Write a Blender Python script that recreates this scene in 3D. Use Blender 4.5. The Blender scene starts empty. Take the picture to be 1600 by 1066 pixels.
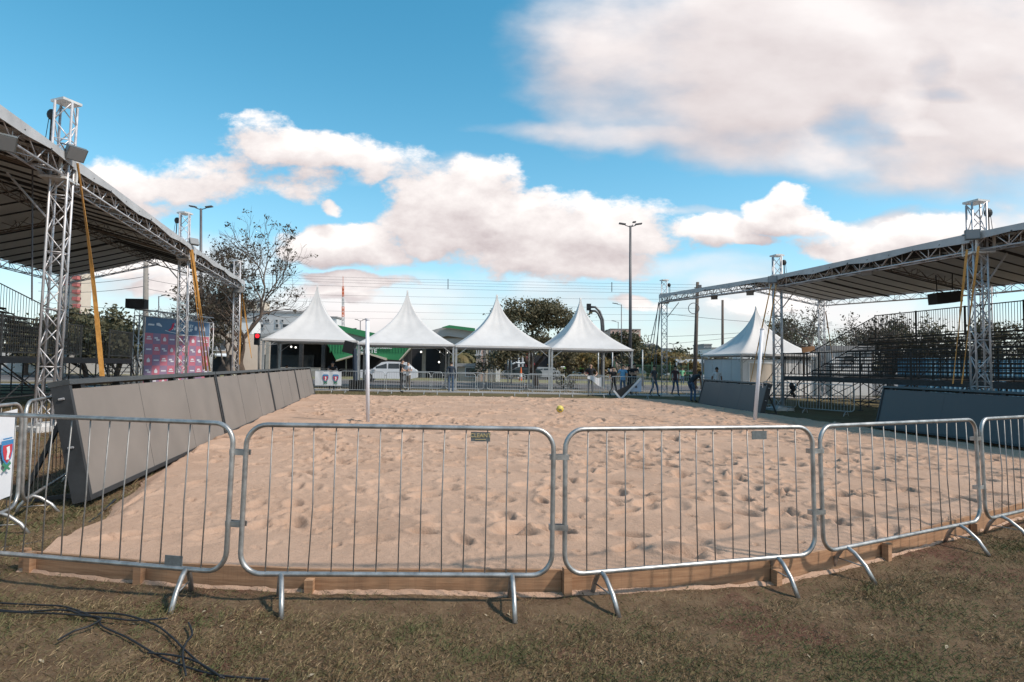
import bpy, math, random
import numpy as np
from mathutils import Vector, Matrix
random.seed(7); rng = np.random.default_rng(7)
PI = math.pi
sc = bpy.context.scene
C = sc.collection
# ------------------------------------------------------------------ camera, sky, sun, exposure
EYE = 1.53; FPX = 900.0; PITCH = math.atan(39/900); ROLL = math.radians(0.8)
cd = bpy.data.cameras.new('camera'); cam = bpy.data.objects.new('camera', cd); C.objects.link(cam)
cd.sensor_width = 36; cd.lens = 36*FPX/1600; cd.clip_start = 0.05; cd.clip_end = 6000
cam.matrix_world = Matrix.Translation((0, 0, EYE)) @ Matrix.Rotation(PI/2 + PITCH, 4, 'X') @ Matrix.Rotation(ROLL, 4, 'Z')
sc.camera = cam
sc.render.resolution_x = 1024; sc.render.resolution_y = 682
sc.view_settings.view_transform = 'Standard'; sc.view_settings.look = 'None'
sc.view_settings.exposure = 0.62; sc.view_settings.gamma = 1.0
sc.cycles.use_denoising = True
sc.cycles.max_bounces = 6; sc.cycles.transparent_max_bounces = 12
SUN_EL = math.radians(49); SUN_AZ = math.radians(112)

def ray(px, py):
    u = (px-800)/FPX; v = -(py-533)/FPX
    c, s = math.cos(ROLL), math.sin(ROLL)
    u, v = u*c - v*s, u*s + v*c
    return u, math.cos(PITCH) - v*math.sin(PITCH), math.sin(PITCH) + v*math.cos(PITCH)
def at(px, py, Y):                       # world point at depth Y on the sight line measured in the photograph
    x, y, z = ray(px, py); t = Y/y
    return Vector((x*t, Y, EYE + z*t))
def gz(x, y=0):                          # the field falls gently to the right
    return -0.007*max(-45, min(45, x))
def gp(px, Y):                           # ground point under a column at depth Y
    p = at(px, 580, Y); return Vector((p.x, Y, gz(p.x)))

# ---- node helpers
def N(nt, t, **kw):
    n = nt.nodes.new(t)
    for k, v in kw.items():
        if k.startswith('i_'):
            n.inputs[int(k[2:])].default_value = v
        else:
            setattr(n, k, v)
    return n
def math_n(nt, op, a, b=None, c=None, clamp=False):
    n = nt.nodes.new('ShaderNodeMath'); n.operation = op; n.use_clamp = clamp
    for i, v in enumerate((a, b, c)):
        if v is None: continue
        if isinstance(v, (int, float)): n.inputs[i].default_value = v
        else: nt.links.new(v, n.inputs[i])
    return n.outputs[0]
def mixrgb(nt, fac, a, b, mode='MIX'):
    n = nt.nodes.new('ShaderNodeMix'); n.data_type = 'RGBA'; n.blend_type = mode
    for sock, v in ((n.inputs[0], fac), (n.inputs[6], a), (n.inputs[7], b)):
        if isinstance(v, (int, float)): sock.default_value = v
        elif isinstance(v, tuple): sock.default_value = v if len(v) == 4 else (*v, 1)
        else: nt.links.new(v, sock)
    return n.outputs[2]

# ---- world: Nishita sky with cloud banks placed by direction
w = bpy.data.worlds.new('World'); sc.world = w; w.use_nodes = True
nt = w.node_tree; nt.nodes.clear(); L = nt.links
def blob_field(g, vec, blobs, k=.62, sm=.2):
    dens = None
    for (bx, by, rx, ry, am) in blobs:
        m = N(g, 'ShaderNodeMapping'); sx_ = FPX/rx; sy_ = FPX/ry
        m.inputs['Scale'].default_value = (sx_, sy_, 0); m.inputs['Location'].default_value = (-(bx-800)/FPX*sx_, -(573-by)/FPX*sy_, 0)
        g.links.new(vec, m.inputs[0])
        ln = N(g, 'ShaderNodeVectorMath', operation='DOT_PRODUCT'); g.links.new(m.outputs[0], ln.inputs[0]); g.links.new(m.outputs[0], ln.inputs[1])
        e = math_n(g, 'MAXIMUM', math_n(g, 'MULTIPLY', math_n(g, 'SUBTRACT', 1.0, math_n(g, 'MULTIPLY', ln.outputs['Value'], k)), am), -1.2)
        dens = e if dens is None else math_n(g, 'SMOOTH_MAX', dens, e, sm)
    return dens
def cloud_group(name, blobs, nscale, stretch, namp, warp, wscale, detail, rough, holes=()):
    g = bpy.data.node_groups.new(name, 'ShaderNodeTree')
    g.interface.new_socket('UV', in_out='INPUT', socket_type='NodeSocketVector'); g.interface.new_socket('Density', in_out='OUTPUT', socket_type='NodeSocketFloat')
    gi = g.nodes.new('NodeGroupInput'); go = g.nodes.new('NodeGroupOutput')
    mp = N(g, 'ShaderNodeMapping'); mp.inputs['Scale'].default_value = (1, stretch, 1); g.links.new(gi.outputs[0], mp.inputs[0])
    n1 = N(g, 'ShaderNodeTexNoise'); n1.inputs['Scale'].default_value = nscale; n1.inputs['Detail'].default_value = detail; n1.inputs['Roughness'].default_value = rough
    n2 = N(g, 'ShaderNodeTexNoise'); n2.inputs['Scale'].default_value = wscale; n2.inputs['Detail'].default_value = 5; g.links.new(mp.outputs[0], n2.inputs['Vector'])
    vm = N(g, 'ShaderNodeVectorMath', operation='SUBTRACT'); g.links.new(n2.outputs['Color'], vm.inputs[0]); vm.inputs[1].default_value = (.5, .5, .5)
    vs = N(g, 'ShaderNodeVectorMath', operation='MULTIPLY'); g.links.new(vm.outputs[0], vs.inputs[0]); vs.inputs[1].default_value = (*warp, 0)
    va = N(g, 'ShaderNodeVectorMath', operation='ADD'); g.links.new(gi.outputs[0], va.inputs[0]); g.links.new(vs.outputs[0], va.inputs[1])
    g.links.new(mp.outputs[0], n1.inputs['Vector'])
    d = blob_field(g, va.outputs[0], blobs)
    if holes:
        h = blob_field(g, va.outputs[0], holes, 1.0, .1); d = math_n(g, 'SUBTRACT', d, math_n(g, 'MAXIMUM', h, 0.0))
    d = math_n(g, 'ADD', d, math_n(g, 'MULTIPLY', math_n(g, 'SUBTRACT', n1.outputs['Fac'], .5), namp))
    g.links.new(d, go.inputs[0]); return g
soft = cloud_group('soft_bank', [(1240, 60, 400, 170, 1.15), (1500, 130, 330, 150, 1.15), (1010, 195, 260, 34, .85), (930, 100, 110, 120, .75), (1240, 215, 260, 46, .9), (1600, 10, 300, 260, 1.1), (1500, 240, 220, 50, .9),
    (640, 275, 120, 20, .45), (1060, 322, 200, 10, .6), (1430, 350, 230, 26, .75), (700, 470, 420, 30, .55), (1000, 420, 260, 26, .45), (200, 420, 220, 50, .7), (1300, 480, 330, 50, .7), (560, 500, 300, 40, .7)],
    2.6, 1.9, 1.7, (.26, .16), 3.4, 8, .52, [(1345, 185, 75, 50, .42), (1425, 75, 50, 60, .30), (1450, 125, 80, 18, .3)])
puff = cloud_group('puffs', [(250, 292, 200, 30, .75), (420, 222, 90, 30, .95), (500, 240, 150, 28, .85), (610, 258, 110, 22, .6), (330, 258, 110, 18, .5), (480, 280, 50, 20, .6), (430, 300, 60, 20, .7),
    (720, 300, 95, 48, 1.2), (780, 345, 170, 42, 1.2), (930, 350, 130, 42, 1.15), (700, 375, 70, 26, .9), (830, 395, 130, 36, 1.0), (940, 400, 90, 34, .9), (990, 345, 60, 40, .9),
    (530, 380, 95, 36, 1.25), (600, 400, 50, 22, .8), (210, 330, 70, 20, .7), (150, 290, 80, 40, .9), (500, 315, 22, 12, .8),
    (1225, 330, 66, 36, 1.35), (1110, 355, 62, 30, 1.15), (1290, 348, 30, 16, .9), (1370, 366, 90, 30, 1.1), (1480, 356, 110, 28, 1.0), (1350, 385, 100, 22, .9), (1170, 378, 50, 12, .7),
    (225, 420, 60, 24, 1.0), (250, 460, 40, 14, .8), (560, 445, 70, 16, .9), (520, 470, 60, 12, .6), (1200, 478, 80, 18, .8), (975, 475, 50, 14, .7)],
    8.5, 1.6, 2.0, (.20, .10), 7.0, 12, .66)
tc = N(nt, 'ShaderNodeTexCoord'); sx = N(nt, 'ShaderNodeSeparateXYZ'); L.new(tc.outputs['Generated'], sx.inputs[0])
ay = math_n(nt, 'MAXIMUM', math_n(nt, 'ABSOLUTE', sx.outputs['Y']), .06)
cu = N(nt, 'ShaderNodeCombineXYZ'); L.new(math_n(nt, 'DIVIDE', sx.outputs['X'], ay), cu.inputs[0]); L.new(math_n(nt, 'DIVIDE', sx.outputs['Z'], ay), cu.inputs[1])
def layer(g, offv, lo, hi, c0, c1, kd, kb):
    g1 = N(nt, 'ShaderNodeGroup'); g1.node_tree = g; L.new(cu.outputs[0], g1.inputs[0])
    off = N(nt, 'ShaderNodeVectorMath', operation='ADD'); L.new(cu.outputs[0], off.inputs[0]); off.inputs[1].default_value = offv
    g2 = N(nt, 'ShaderNodeGroup'); g2.node_tree = g; L.new(off.outputs[0], g2.inputs[0])
    mr = N(nt, 'ShaderNodeMapRange', interpolation_type='SMOOTHSTEP'); L.new(g1.outputs[0], mr.inputs[0]); mr.inputs[1].default_value = lo; mr.inputs[2].default_value = hi
    lit = math_n(nt, 'MULTIPLY_ADD', math_n(nt, 'SUBTRACT', g1.outputs[0], g2.outputs[0]), kd, kb, clamp=True)
    return mr.outputs[0], mixrgb(nt, lit, c0, c1)
fs_, cs_s = layer(soft, (.05, .06, 0), .05, .95, (.50, .43, .44), (.88, .83, .82), .85, .60)
fp_, cs_p = layer(puff, (.012, .040, 0), .08, .60, (.50, .43, .44), (1.0, .95, .92), .50, .46)
sky = N(nt, 'ShaderNodeTexSky', sky_type='NISHITA'); sky.sun_disc = False; sky.sun_elevation = SUN_EL; sky.sun_rotation = SUN_AZ
sky.air_density = 1.0; sky.dust_density = .6; sky.ozone_density = 2.2
skc = N(nt, 'ShaderNodeVectorMath', operation='SCALE'); L.new(sky.outputs[0], skc.inputs[0]); skc.inputs['Scale'].default_value = 1.0
hs = N(nt, 'ShaderNodeHueSaturation'); hs.inputs['Hue'].default_value = .470; hs.inputs['Saturation'].default_value = 1.33; hs.inputs['Value'].default_value = 1.28
L.new(skc.outputs[0], hs.inputs['Color'])
SKY_ST = 0.10
def scl(v):
    c_ = N(nt, 'ShaderNodeVectorMath', operation='SCALE'); L.new(v, c_.inputs[0]); c_.inputs['Scale'].default_value = .76/SKY_ST; return c_.outputs[0]
hz = math_n(nt, 'MULTIPLY', math_n(nt, 'POWER', 2.718, math_n(nt, 'MULTIPLY', math_n(nt, 'MAXIMUM', sx.outputs['Z'], 0.0), -7.0)), .80)
skyh = mixrgb(nt, hz, hs.outputs[0], tuple(c/SKY_ST for c in (.52, .58, .62)))
fin = mixrgb(nt, fp_, mixrgb(nt, fs_, skyh, scl(cs_s)), scl(cs_p))
bg = N(nt, 'ShaderNodeBackground'); L.new(fin, bg.inputs[0]); bg.inputs[1].default_value = SKY_ST
wo = N(nt, 'ShaderNodeOutputWorld'); L.new(bg.outputs[0], wo.inputs[0])
w.cycles.sampling_method = 'MANUAL'; w.cycles.sample_map_resolution = 512
# ---- sun
sd = bpy.data.lights.new('sun', 'SUN'); sd.energy = 2.7; sd.angle = math.radians(3.5); sd.color = (1, .90, .78)
so = bpy.data.objects.new('sun', sd); C.objects.link(so)
tosun = Vector((math.cos(SUN_EL)*math.sin(SUN_AZ), math.cos(SUN_EL)*math.cos(SUN_AZ), math.sin(SUN_EL)))
so.rotation_euler = tosun.to_track_quat('Z', 'Y').to_euler(); so.location = (30, 0, 30)

# ------------------------------------------------------------------ materials
M = {}
def mat(name, col, rough=.7, metal=0.0, var=0.0, vs=6.0, bump=0.0, bs=40.0, col2=None, spec=None, objspace=True, trans=0.0):
    m = bpy.data.materials.new(name); m.use_nodes = True; t = m.node_tree
    b = t.nodes['Principled BSDF']; b.inputs['Roughness'].default_value = rough; b.inputs['Metallic'].default_value = metal
    b.inputs['Base Color'].default_value = (*col, 1)
    if spec is not None: b.inputs['Specular IOR Level'].default_value = spec
    ge = N(t, 'ShaderNodeNewGeometry')
    if var > 0 or col2:
        n = N(t, 'ShaderNodeTexNoise'); n.inputs['Scale'].default_value = vs; n.inputs['Detail'].default_value = 6; n.inputs['Roughness'].default_value = .65
        t.links.new(ge.outputs['Position'], n.inputs['Vector'])
        mrn = N(t, 'ShaderNodeMapRange'); t.links.new(n.outputs['Fac'], mrn.inputs[0]); mrn.inputs[1].default_value = .32; mrn.inputs[2].default_value = .68
        c2 = col2 if col2 else tuple(c*(1-var) for c in col)
        c1 = col if col2 else tuple(min(1, c*(1+var*.5)) for c in col)
        t.links.new(mixrgb(t, mrn.outputs[0], c2, c1), b.inputs['Base Color'])
        rr = math_n(t, 'MULTIPLY_ADD', n.outputs['Fac'], .25, rough-.12, clamp=True); t.links.new(rr, b.inputs['Roughness'])
    if bump > 0:
        n = N(t, 'ShaderNodeTexNoise'); n.inputs['Scale'].default_value = bs; n.inputs['Detail'].default_value = 4
        t.links.new(ge.outputs['Position'], n.inputs['Vector'])
        bn = N(t, 'ShaderNodeBump'); bn.inputs['Strength'].default_value = bump; bn.inputs['Distance'].default_value = .02
        t.links.new(n.outputs['Fac'], bn.inputs['Height']); t.links.new(bn.outputs[0], b.inputs['Normal'])
    if trans > 0:
        tr = N(t, 'ShaderNodeBsdfTranslucent'); mx = N(t, 'ShaderNodeMixShader'); mx.inputs[0].default_value = trans
        tr.inputs[0].default_value = (*col, 1)
        o = t.nodes['Material Output']; t.links.new(b.outputs[0], mx.inputs[1]); t.links.new(tr.outputs[0], mx.inputs[2]); t.links.new(mx.outputs[0], o.inputs[0])
    M[name] = m; return m
mat('galv', (.45, .43, .41), .42, .75, .42, 11)
mat('galv_far', (.46, .47, .47), .5, .5, .15, 6)
mat('galv_bar', (.30, .285, .27), .5, .6, .3, 20)
mat('alu', (.58, .56, .57), .45, .45, .22, 5)
mat('alu_white', (.62, .60, .58), .55, .1, .2, 4)
mat('dark_steel', (.045, .043, .045), .6, .2, .4, 7)
mat('rust_steel', (.20, .165, .14), .7, .2, .45, 5)
mat('stand_dark', (.055, .053, .055), .7, .1, .4, 5)
mat('deck_wood', (.12, .085, .065), .8, 0, .4, 4)
mat('black', (.012, .012, .013), .6, 0, .3, 9)
mat('black_frame', (.035, .037, .04), .5, .1, .3, 6)
mat('led_frame', (.075, .08, .083), .45, .3, .3, 5)
mat('screen_lit', (.225, .19, .165), .55, 0, .13, 1.6)  # left screens: light bounced off the sand is mixed into this tone
mat('screen_shaded', (.068, .066, .068), .45, 0, .1, 1.0)  # right screens: darker copy with the shade of the unlit side in its colour
mat('roof_cloth', (.52, .49, .46), .7, 0, .18, 1.2, .1, 3, trans=.2)
mat('roof_edge', (.46, .45, .45), .7, 0, .2, 1.5, .2, 4)
mat('tent_cloth', (.65, .62, .60), .55, 0, .09, 1.3, .35, 2.6, trans=.1)
mat('tent_under', (.20, .19, .19), .7, 0, .2, 2)
mat('post_white', (.74, .74, .78), .4, 0, .08, 5)
mat('strap', (.62, .30, .07), .6, 0, .25, 9)
mat('banner_white', (.72, .72, .74), .7, 0, .06, 4, .15, 9)
mat('crest_red', (.55, .05, .07), .7); mat('crest_blue', (.05, .22, .45), .7); mat('crest_green', (.05, .22, .12), .7); mat('crest_white', (.8, .8, .8), .7)
mat('plate_grey', (.16, .17, .17), .5, .2, .3, 40); mat('gold_ink', (.55, .42, .2), .5)
mat('ball_yellow', (.62, .50, .10), .5, 0, .1, 10); mat('ball_blue', (.03, .05, .12), .5)
mat('sign_black', (.02, .02, .022), .5); mat('sign_blue', (.45, .55, .70), .5, 0, .08, 3)
mat('bark', (.12, .085, .065), .9, 0, .5, 9, .6, 25); mat('bark_grey', (.17, .14, .12), .9, 0, .4, 7, .6, 25)
mat('leaf_dark', (.060, .062, .032), .7, 0, 0, 1.2, 0, 1, col2=(.12, .105, .05), trans=.2)
mat('leaf_olive', (.085, .08, .042), .7, 0, 0, 1.5, 0, 1, col2=(.17, .135, .07), trans=.2)
mat('leaf_brown', (.10, .075, .045), .8, 0, 0, 1.5, 0, 1, col2=(.045, .04, .028), trans=.15)
mat('leaf_ochre', (.26, .17, .06), .8, 0, 0, 1.2, 0, 1, col2=(.09, .08, .03), trans=.2)
mat('leaf_palm', (.12, .12, .045), .7, 0, 0, 1.2, 0, 1, col2=(.25, .17, .07), trans=.2)
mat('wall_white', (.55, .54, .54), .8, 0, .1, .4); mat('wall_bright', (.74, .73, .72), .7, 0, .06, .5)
mat('wall_beige', (.42, .35, .29), .85, 0, .12, .5); mat('wall_grey', (.32, .31, .31), .85, 0, .15, .4)
mat('wall_pink', (.58, .40, .34), .85, 0, .12, .3); mat('wall_cream', (.62, .53, .44), .85, 0, .12, .3)
mat('red_faded', (.48, .15, .14), .8, 0, .1, 1); mat('red_paint', (.42, .05, .06), .7, 0, .15, 1); mat('glass_dark', (.05, .06, .07), .15, 0, .2, 1)
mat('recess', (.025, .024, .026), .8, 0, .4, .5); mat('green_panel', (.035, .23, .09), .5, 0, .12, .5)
mat('fence_green', (.05, .12, .075), .7, 0, .2, 1); mat('roof_metal', (.40, .38, .37), .5, .1, .12, .5); mat('trim_beige', (.55, .48, .40), .7)
mat('letter_white', (.8, .8, .8), .6); mat('concrete', (.36, .33, .30), .85, 0, .2, 2)
mat('pole_conc', (.26, .235, .21), .85, 0, .2, 2); mat('pole_wood', (.14, .105, .085), .9, 0, .3, 2); mat('pole_metal', (.13, .125, .13), .5, .4, .2, 2)
mat('wire', (.10, .10, .11), .7)
mat('car_white', (.70, .71, .73), .3, .0, .03, 2); mat('car_dark', (.03, .045, .05), .25, .3, .1, 2); mat('car_silver', (.4, .41, .42), .3, .5, .05, 2)
mat('tyre', (.015, .015, .015), .9); mat('rim', (.35, .35, .36), .4, .6); mat('lamp_glass', (.6, .6, .58), .2); mat('flood_glass', (.22, .22, .22), .3)
mat('cone', (.65, .13, .03), .6); mat('lime', (.35, .55, .05), .6); mat('signal_red', (.6, .03, .03), .4)
mat('band_blue', (.09, .15, .24), .7, 0, .08, 2); mat('cell_pink', (.46, .14, .19), .7, 0, .06, 2); mat('cell_mauve', (.25, .17, .26), .7, 0, .06, 2); mat('ink_pale', (.62, .60, .64), .7); mat('ink_red', (.5, .03, .08), .7)
mat('container_blue', (.045, .17, .28), .6, 0, .2, 1); mat('rib_pale', (.16, .30, .40), .6)
mat('cable', (.012, .012, .014), .55, 0, .3, 20)
mat('skin', (.45, .27, .19), .6); mat('skin_dark', (.22, .12, .08), .6); mat('hair', (.02, .015, .012), .8)
for n_, c_ in dict(c_black=(.018, .018, .022), c_navy=(.03, .045, .07), c_jeans=(.06, .11, .19), c_blue=(.12, .33, .55), c_white=(.66, .66, .68), c_maroon=(.085, .045, .05), c_grey=(.16, .17, .19), c_pink=(.55, .2, .2), c_khaki=(.18, .15, .12), c_dgrey=(.06, .065, .075), c_green=(.25, .6, .35)).items():
    mat(n_, c_, .85, 0, .25, 12, .2, 30)
def em_mat(name, col, s):
    m = bpy.data.materials.new(name); m.use_nodes = True; b = m.node_tree.nodes['Principled BSDF']
    b.inputs['Base Color'].default_value = (*col, 1); b.inputs['Emission Color'].default_value = (*col, 1); b.inputs['Emission Strength'].default_value = s; M[name] = m
em_mat('lamp_red_on', (.8, .02, .03), 1.5); em_mat('lamp_white_on', (1, .95, .85), 1.2)

# sand / soil / wood / asphalt: hand-made node materials
def base_mat(name):
    m = bpy.data.materials.new(name); m.use_nodes = True; M[name] = m; t = m.node_tree
    return t, t.nodes['Principled BSDF'], N(t, 'ShaderNodeNewGeometry').outputs['Position']
def noise(t, pos, s, d=5, r=.6, scale3=None):
    if scale3:
        mp = N(t, 'ShaderNodeMapping'); mp.inputs['Scale'].default_value = scale3; t.links.new(pos, mp.inputs[0]); pos = mp.outputs[0]
    n = N(t, 'ShaderNodeTexNoise'); n.inputs['Scale'].default_value = s; n.inputs['Detail'].default_value = d; n.inputs['Roughness'].default_value = r
    t.links.new(pos, n.inputs['Vector']); return n.outputs['Fac']
def rng_n(t, v, a, b, c=0, d=1):
    m = N(t, 'ShaderNodeMapRange'); t.links.new(v, m.inputs[0])
    for i, x in enumerate((a, b, c, d)): m.inputs[i+1].default_value = x
    return m.outputs[0]
def add_bump(t, b, hts):
    prev = None
    for h, s, dist in hts:
        bn = N(t, 'ShaderNodeBump'); bn.inputs['Strength'].default_value = s; bn.inputs['Distance'].default_value = dist
        t.links.new(h, bn.inputs['Height'])
        if prev: t.links.new(prev, bn.inputs['Normal'])
        prev = bn.outputs[0]
    t.links.new(prev, b.inputs['Normal'])
t, b, pos = base_mat('sand'); b.inputs['Roughness'].default_value = .95; b.inputs['Specular IOR Level'].default_value = .15
c = mixrgb(t, rng_n(t, noise(t, pos, .9, 4), .35, .65), (.385, .243, .166), (.485, .318, .226))
c = mixrgb(t, rng_n(t, noise(t, pos, 22, 6, .7), .3, .7, 0, .5), c, (.52, .35, .255))
c = mixrgb(t, rng_n(t, noise(t, pos, 260, 2), .58, .75, 0, .4), c, (.30, .19, .14))
t.links.new(c, b.inputs['Base Color'])
add_bump(t, b, [(noise(t, pos, 9, 6, .75), .7, .03), (noise(t, pos, 48, 5, .8), .75, .010), (noise(t, pos, 400, 2), .35, .002)])
t, b, pos = base_mat('soil'); b.inputs['Roughness'].default_value = 1; b.inputs['Specular IOR Level'].default_value = .1
c = mixrgb(t, rng_n(t, noise(t, pos, 3.2, 6, .7), .35, .65), (.125, .075, .045), (.21, .14, .083))
c = mixrgb(t, rng_n(t, noise(t, pos, .9, 5), .55, .64, 0, .9), c, (.135, .062, .044))
c = mixrgb(t, rng_n(t, noise(t, pos, 60, 4, .7), .5, .75, 0, .7), c, (.27, .195, .13))
far = N(t, 'ShaderNodeSeparateXYZ'); t.links.new(pos, far.inputs[0])
fr = rng_n(t, far.outputs['Y'], 9, 26)
gcol = mixrgb(t, rng_n(t, noise(t, pos, .35, 6, .7), .35, .65), (.095, .072, .038), (.165, .135, .07))
c = mixrgb(t, fr, c, gcol)
t.links.new(c, b.inputs['Base Color'])
add_bump(t, b, [(noise(t, pos, 14, 6, .75), .7, .04), (noise(t, pos, 110, 4, .8), .8, .012)])
t, b, pos = base_mat('board'); b.inputs['Roughness'].default_value = .8
c = mixrgb(t, rng_n(t, noise(t, pos, 2.2, 5, .7, (1.2, 1.2, 22)), .3, .7), (.27, .135, .068), (.48, .275, .155))
c = mixrgb(t, rng_n(t, noise(t, pos, 3, 4, .6), .55, .75, 0, .55), c, (.20, .10, .06))
c = mixrgb(t, rng_n(t, noise(t, pos, 6, 3, .5, (30, 30, .7)), .55, .7, 0, .25), c, (.13, .07, .045))
t.links.new(c, b.inputs['Base Color']); add_bump(t, b, [(noise(t, pos, 4, 5, .7, (1, 1, 30)), .4, .004)])
t, b, pos = base_mat('asphalt'); b.inputs['Roughness'].default_value = .9
t.links.new(mixrgb(t, rng_n(t, noise(t, pos, .5, 6), .3, .7), (.085, .075, .073), (.13, .115, .112)), b.inputs['Base Color'])
t, b, pos = base_mat('verge'); b.inputs['Roughness'].default_value = 1
t.links.new(mixrgb(t, rng_n(t, noise(t, pos, .9, 7, .75), .3, .7), (.12, .10, .04), (.24, .22, .095)), b.inputs['Base Color'])
t, b, pos = base_mat('pavement'); b.inputs['Roughness'].default_value = .9
t.links.new(mixrgb(t, rng_n(t, noise(t, pos, .8, 6), .3, .7), (.27, .235, .215), (.38, .34, .315)), b.inputs['Base Color'])
# grass blades: colour differs from blade to blade
t, b, pos = base_mat('grass_blades'); b.inputs['Roughness'].default_value = .8; b.inputs['Specular IOR Level'].default_value = .2
ge = N(t, 'ShaderNodeNewGeometry'); cr = N(t, 'ShaderNodeValToRGB'); t.links.new(ge.outputs['Random Per Island'], cr.inputs[0])
cr.color_ramp.elements[0].color = (.085, .06, .035, 1); cr.color_ramp.elements[1].position = 1; cr.color_ramp.elements[1].color = (.42, .31, .18, 1)
for p_, c_ in ((.25, (.17, .115, .06, 1)), (.5, (.135, .125, .055, 1)), (.72, (.21, .145, .08, 1)), (.92, (.29, .205, .115, 1))):
    e_ = cr.color_ramp.elements.new(p_); e_.color = c_
gm = rng_n(t, noise(t, pos, 1.5, 5, .7), .47, .58, 0, .85)
t.links.new(mixrgb(t, gm, cr.outputs[0], (.085, .10, .038)), b.inputs['Base Color'])

# ------------------------------------------------------------------ mesh builder and object helpers
class MB:
    def __init__(s): s.v = []; s.f = []; s.smooth = False
    def add(s, vs, fs):
        o = len(s.v); s.v += [tuple(v) for v in vs]; s.f += [tuple(i+o for i in f) for f in fs]; return s
    def box(s, c, d, R=None):
        hx, hy, hz = d[0]/2, d[1]/2, d[2]/2
        vs = [Vector((x*hx, y*hy, z*hz)) for x in (-1, 1) for y in (-1, 1) for z in (-1, 1)]
        if R is not None: vs = [R @ v for v in vs]
        c = Vector(c)
        return s.add([c+v for v in vs], [(0, 1, 3, 2), (4, 6, 7, 5), (0, 4, 5, 1), (2, 3, 7, 6), (0, 2, 6, 4), (1, 5, 7, 3)])
    def bar(s, p, q, w, h, up=Vector((0, 0, 1))):
        p = Vector(p); q = Vector(q); d = q-p; l = d.length
        if l < 1e-6: return s
        z = d/l; x = up.cross(z)
        if x.length < 1e-4: x = Vector((1, 0, 0)).cross(z)
        x.normalize(); y = z.cross(x)
        R = Matrix((x, y, z)).transposed()
        return s.box((p+q)/2, (w, h, l), R)
    def tube(s, pts, r, n=8, closed=False, caps=True):
        pts = [Vector(p) for p in pts]; m = len(pts)
        rs = r if isinstance(r, (list, tuple)) else [r]*m
        tang = []
        for i in range(m):
            a = pts[i-1] if (i > 0 or closed) else pts[i]; b_ = pts[(i+1) % m] if (i < m-1 or closed) else pts[i]
            t_ = (b_-a); tang.append(t_.normalized() if t_.length > 1e-9 else Vector((0, 0, 1)))
        u = tang[0].orthogonal().normalized(); o = len(s.v)
        for i in range(m):
            t_ = tang[i]; u = (u - t_*u.dot(t_));
            u = u.normalized() if u.length > 1e-6 else t_.orthogonal().normalized()
            v = t_.cross(u)
            for k in range(n):
                a = 2*PI*k/n; s.v.append(tuple(pts[i] + (u*math.cos(a)+v*math.sin(a))*rs[i]))
        for i in range(m if closed else m-1):
            j = (i+1) % m
            for k in range(n):
                k2 = (k+1) % n; s.f.append((o+i*n+k, o+i*n+k2, o+j*n+k2, o+j*n+k))
        if caps and not closed:
            s.f.append(tuple(o+k for k in reversed(range(n)))); s.f.append(tuple(o+(m-1)*n+k for k in range(n)))
        return s
    def prism(s, poly, off):            # polygon (3D points) extruded by vector off
        off = Vector(off); n = len(poly); vs = [Vector(p) for p in poly]; vs = vs + [p+off for p in vs]
        fs = [tuple(range(n))[::-1], tuple(range(n, 2*n))] + [(i, (i+1) % n, n+(i+1) % n, n+i) for i in range(n)]
        return s.add(vs, fs)
    def lathe(s, prof, c=(0, 0, 0), n=16):
        o = len(s.v); c = Vector(c)
        for (r, z) in prof:
            for k in range(n): a = 2*PI*k/n; s.v.append((c.x+r*math.cos(a), c.y+r*math.sin(a), c.z+z))
        for i in range(len(prof)-1):
            for k in range(n): k2 = (k+1) % n; s.f.append((o+i*n+k, o+i*n+k2, o+(i+1)*n+k2, o+(i+1)*n+k))
        return s
    def ball(s, c, r, n=10, sq=(1, 1, 1)):
        o = len(s.v); c = Vector(c); m = max(4, n//2+1)
        for i in range(m+1):
            th = PI*i/m
            for k in range(n):
                a = 2*PI*k/n; s.v.append((c.x+r*sq[0]*math.sin(th)*math.cos(a), c.y+r*sq[1]*math.sin(th)*math.sin(a), c.z+r*sq[2]*math.cos(th)))
        for i in range(m):
            for k in range(n): k2 = (k+1) % n; s.f.append((o+i*n+k, o+(i+1)*n+k, o+(i+1)*n+k2, o+i*n+k2))
        return s
def mesh_from(name, mb, m, shift=Vector((0, 0, 0)), smooth=False):
    me = bpy.data.meshes.new(name)
    me.from_pydata([(v[0]-shift.x, v[1]-shift.y, v[2]-shift.z) for v in mb.v], [], mb.f)
    me.materials.append(M[m] if isinstance(m, str) else m)
    if smooth or mb.smooth: me.shade_smooth()
    me.update(); return me
ROOT = {}
def thing(name, label, cat, loc=(0, 0, 0), group=None):
    o = bpy.data.objects.new(name, None); C.objects.link(o); o.location = loc; o.empty_display_size = .2
    o['label'] = label; o['category'] = cat
    if group: o['group'] = group
    ROOT[o.name] = Vector(loc); return o
def part(name, mb, m, parent, smooth=False, label=None):
    sh = ROOT[parent.name]
    o = bpy.data.objects.new(name, mesh_from(name, mb, m, sh, smooth)); C.objects.link(o); o.parent = parent
    ROOT[o.name] = sh
    if label: o['label'] = label
    return o
def solo(name, mb, m, label, cat, base, group=None, smooth=False):
    sh = Vector(base); o = bpy.data.objects.new(name, mesh_from(name, mb, m, sh, smooth)); C.objects.link(o); o.location = sh
    o['label'] = label; o['category'] = cat; ROOT[o.name] = sh
    if group: o['group'] = group
    return o
def struct(name, mb, m, kind='structure', smooth=False):
    o = bpy.data.objects.new(name, mesh_from(name, mb, m, smooth=smooth)); C.objects.link(o); o['kind'] = kind; return o
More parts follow.
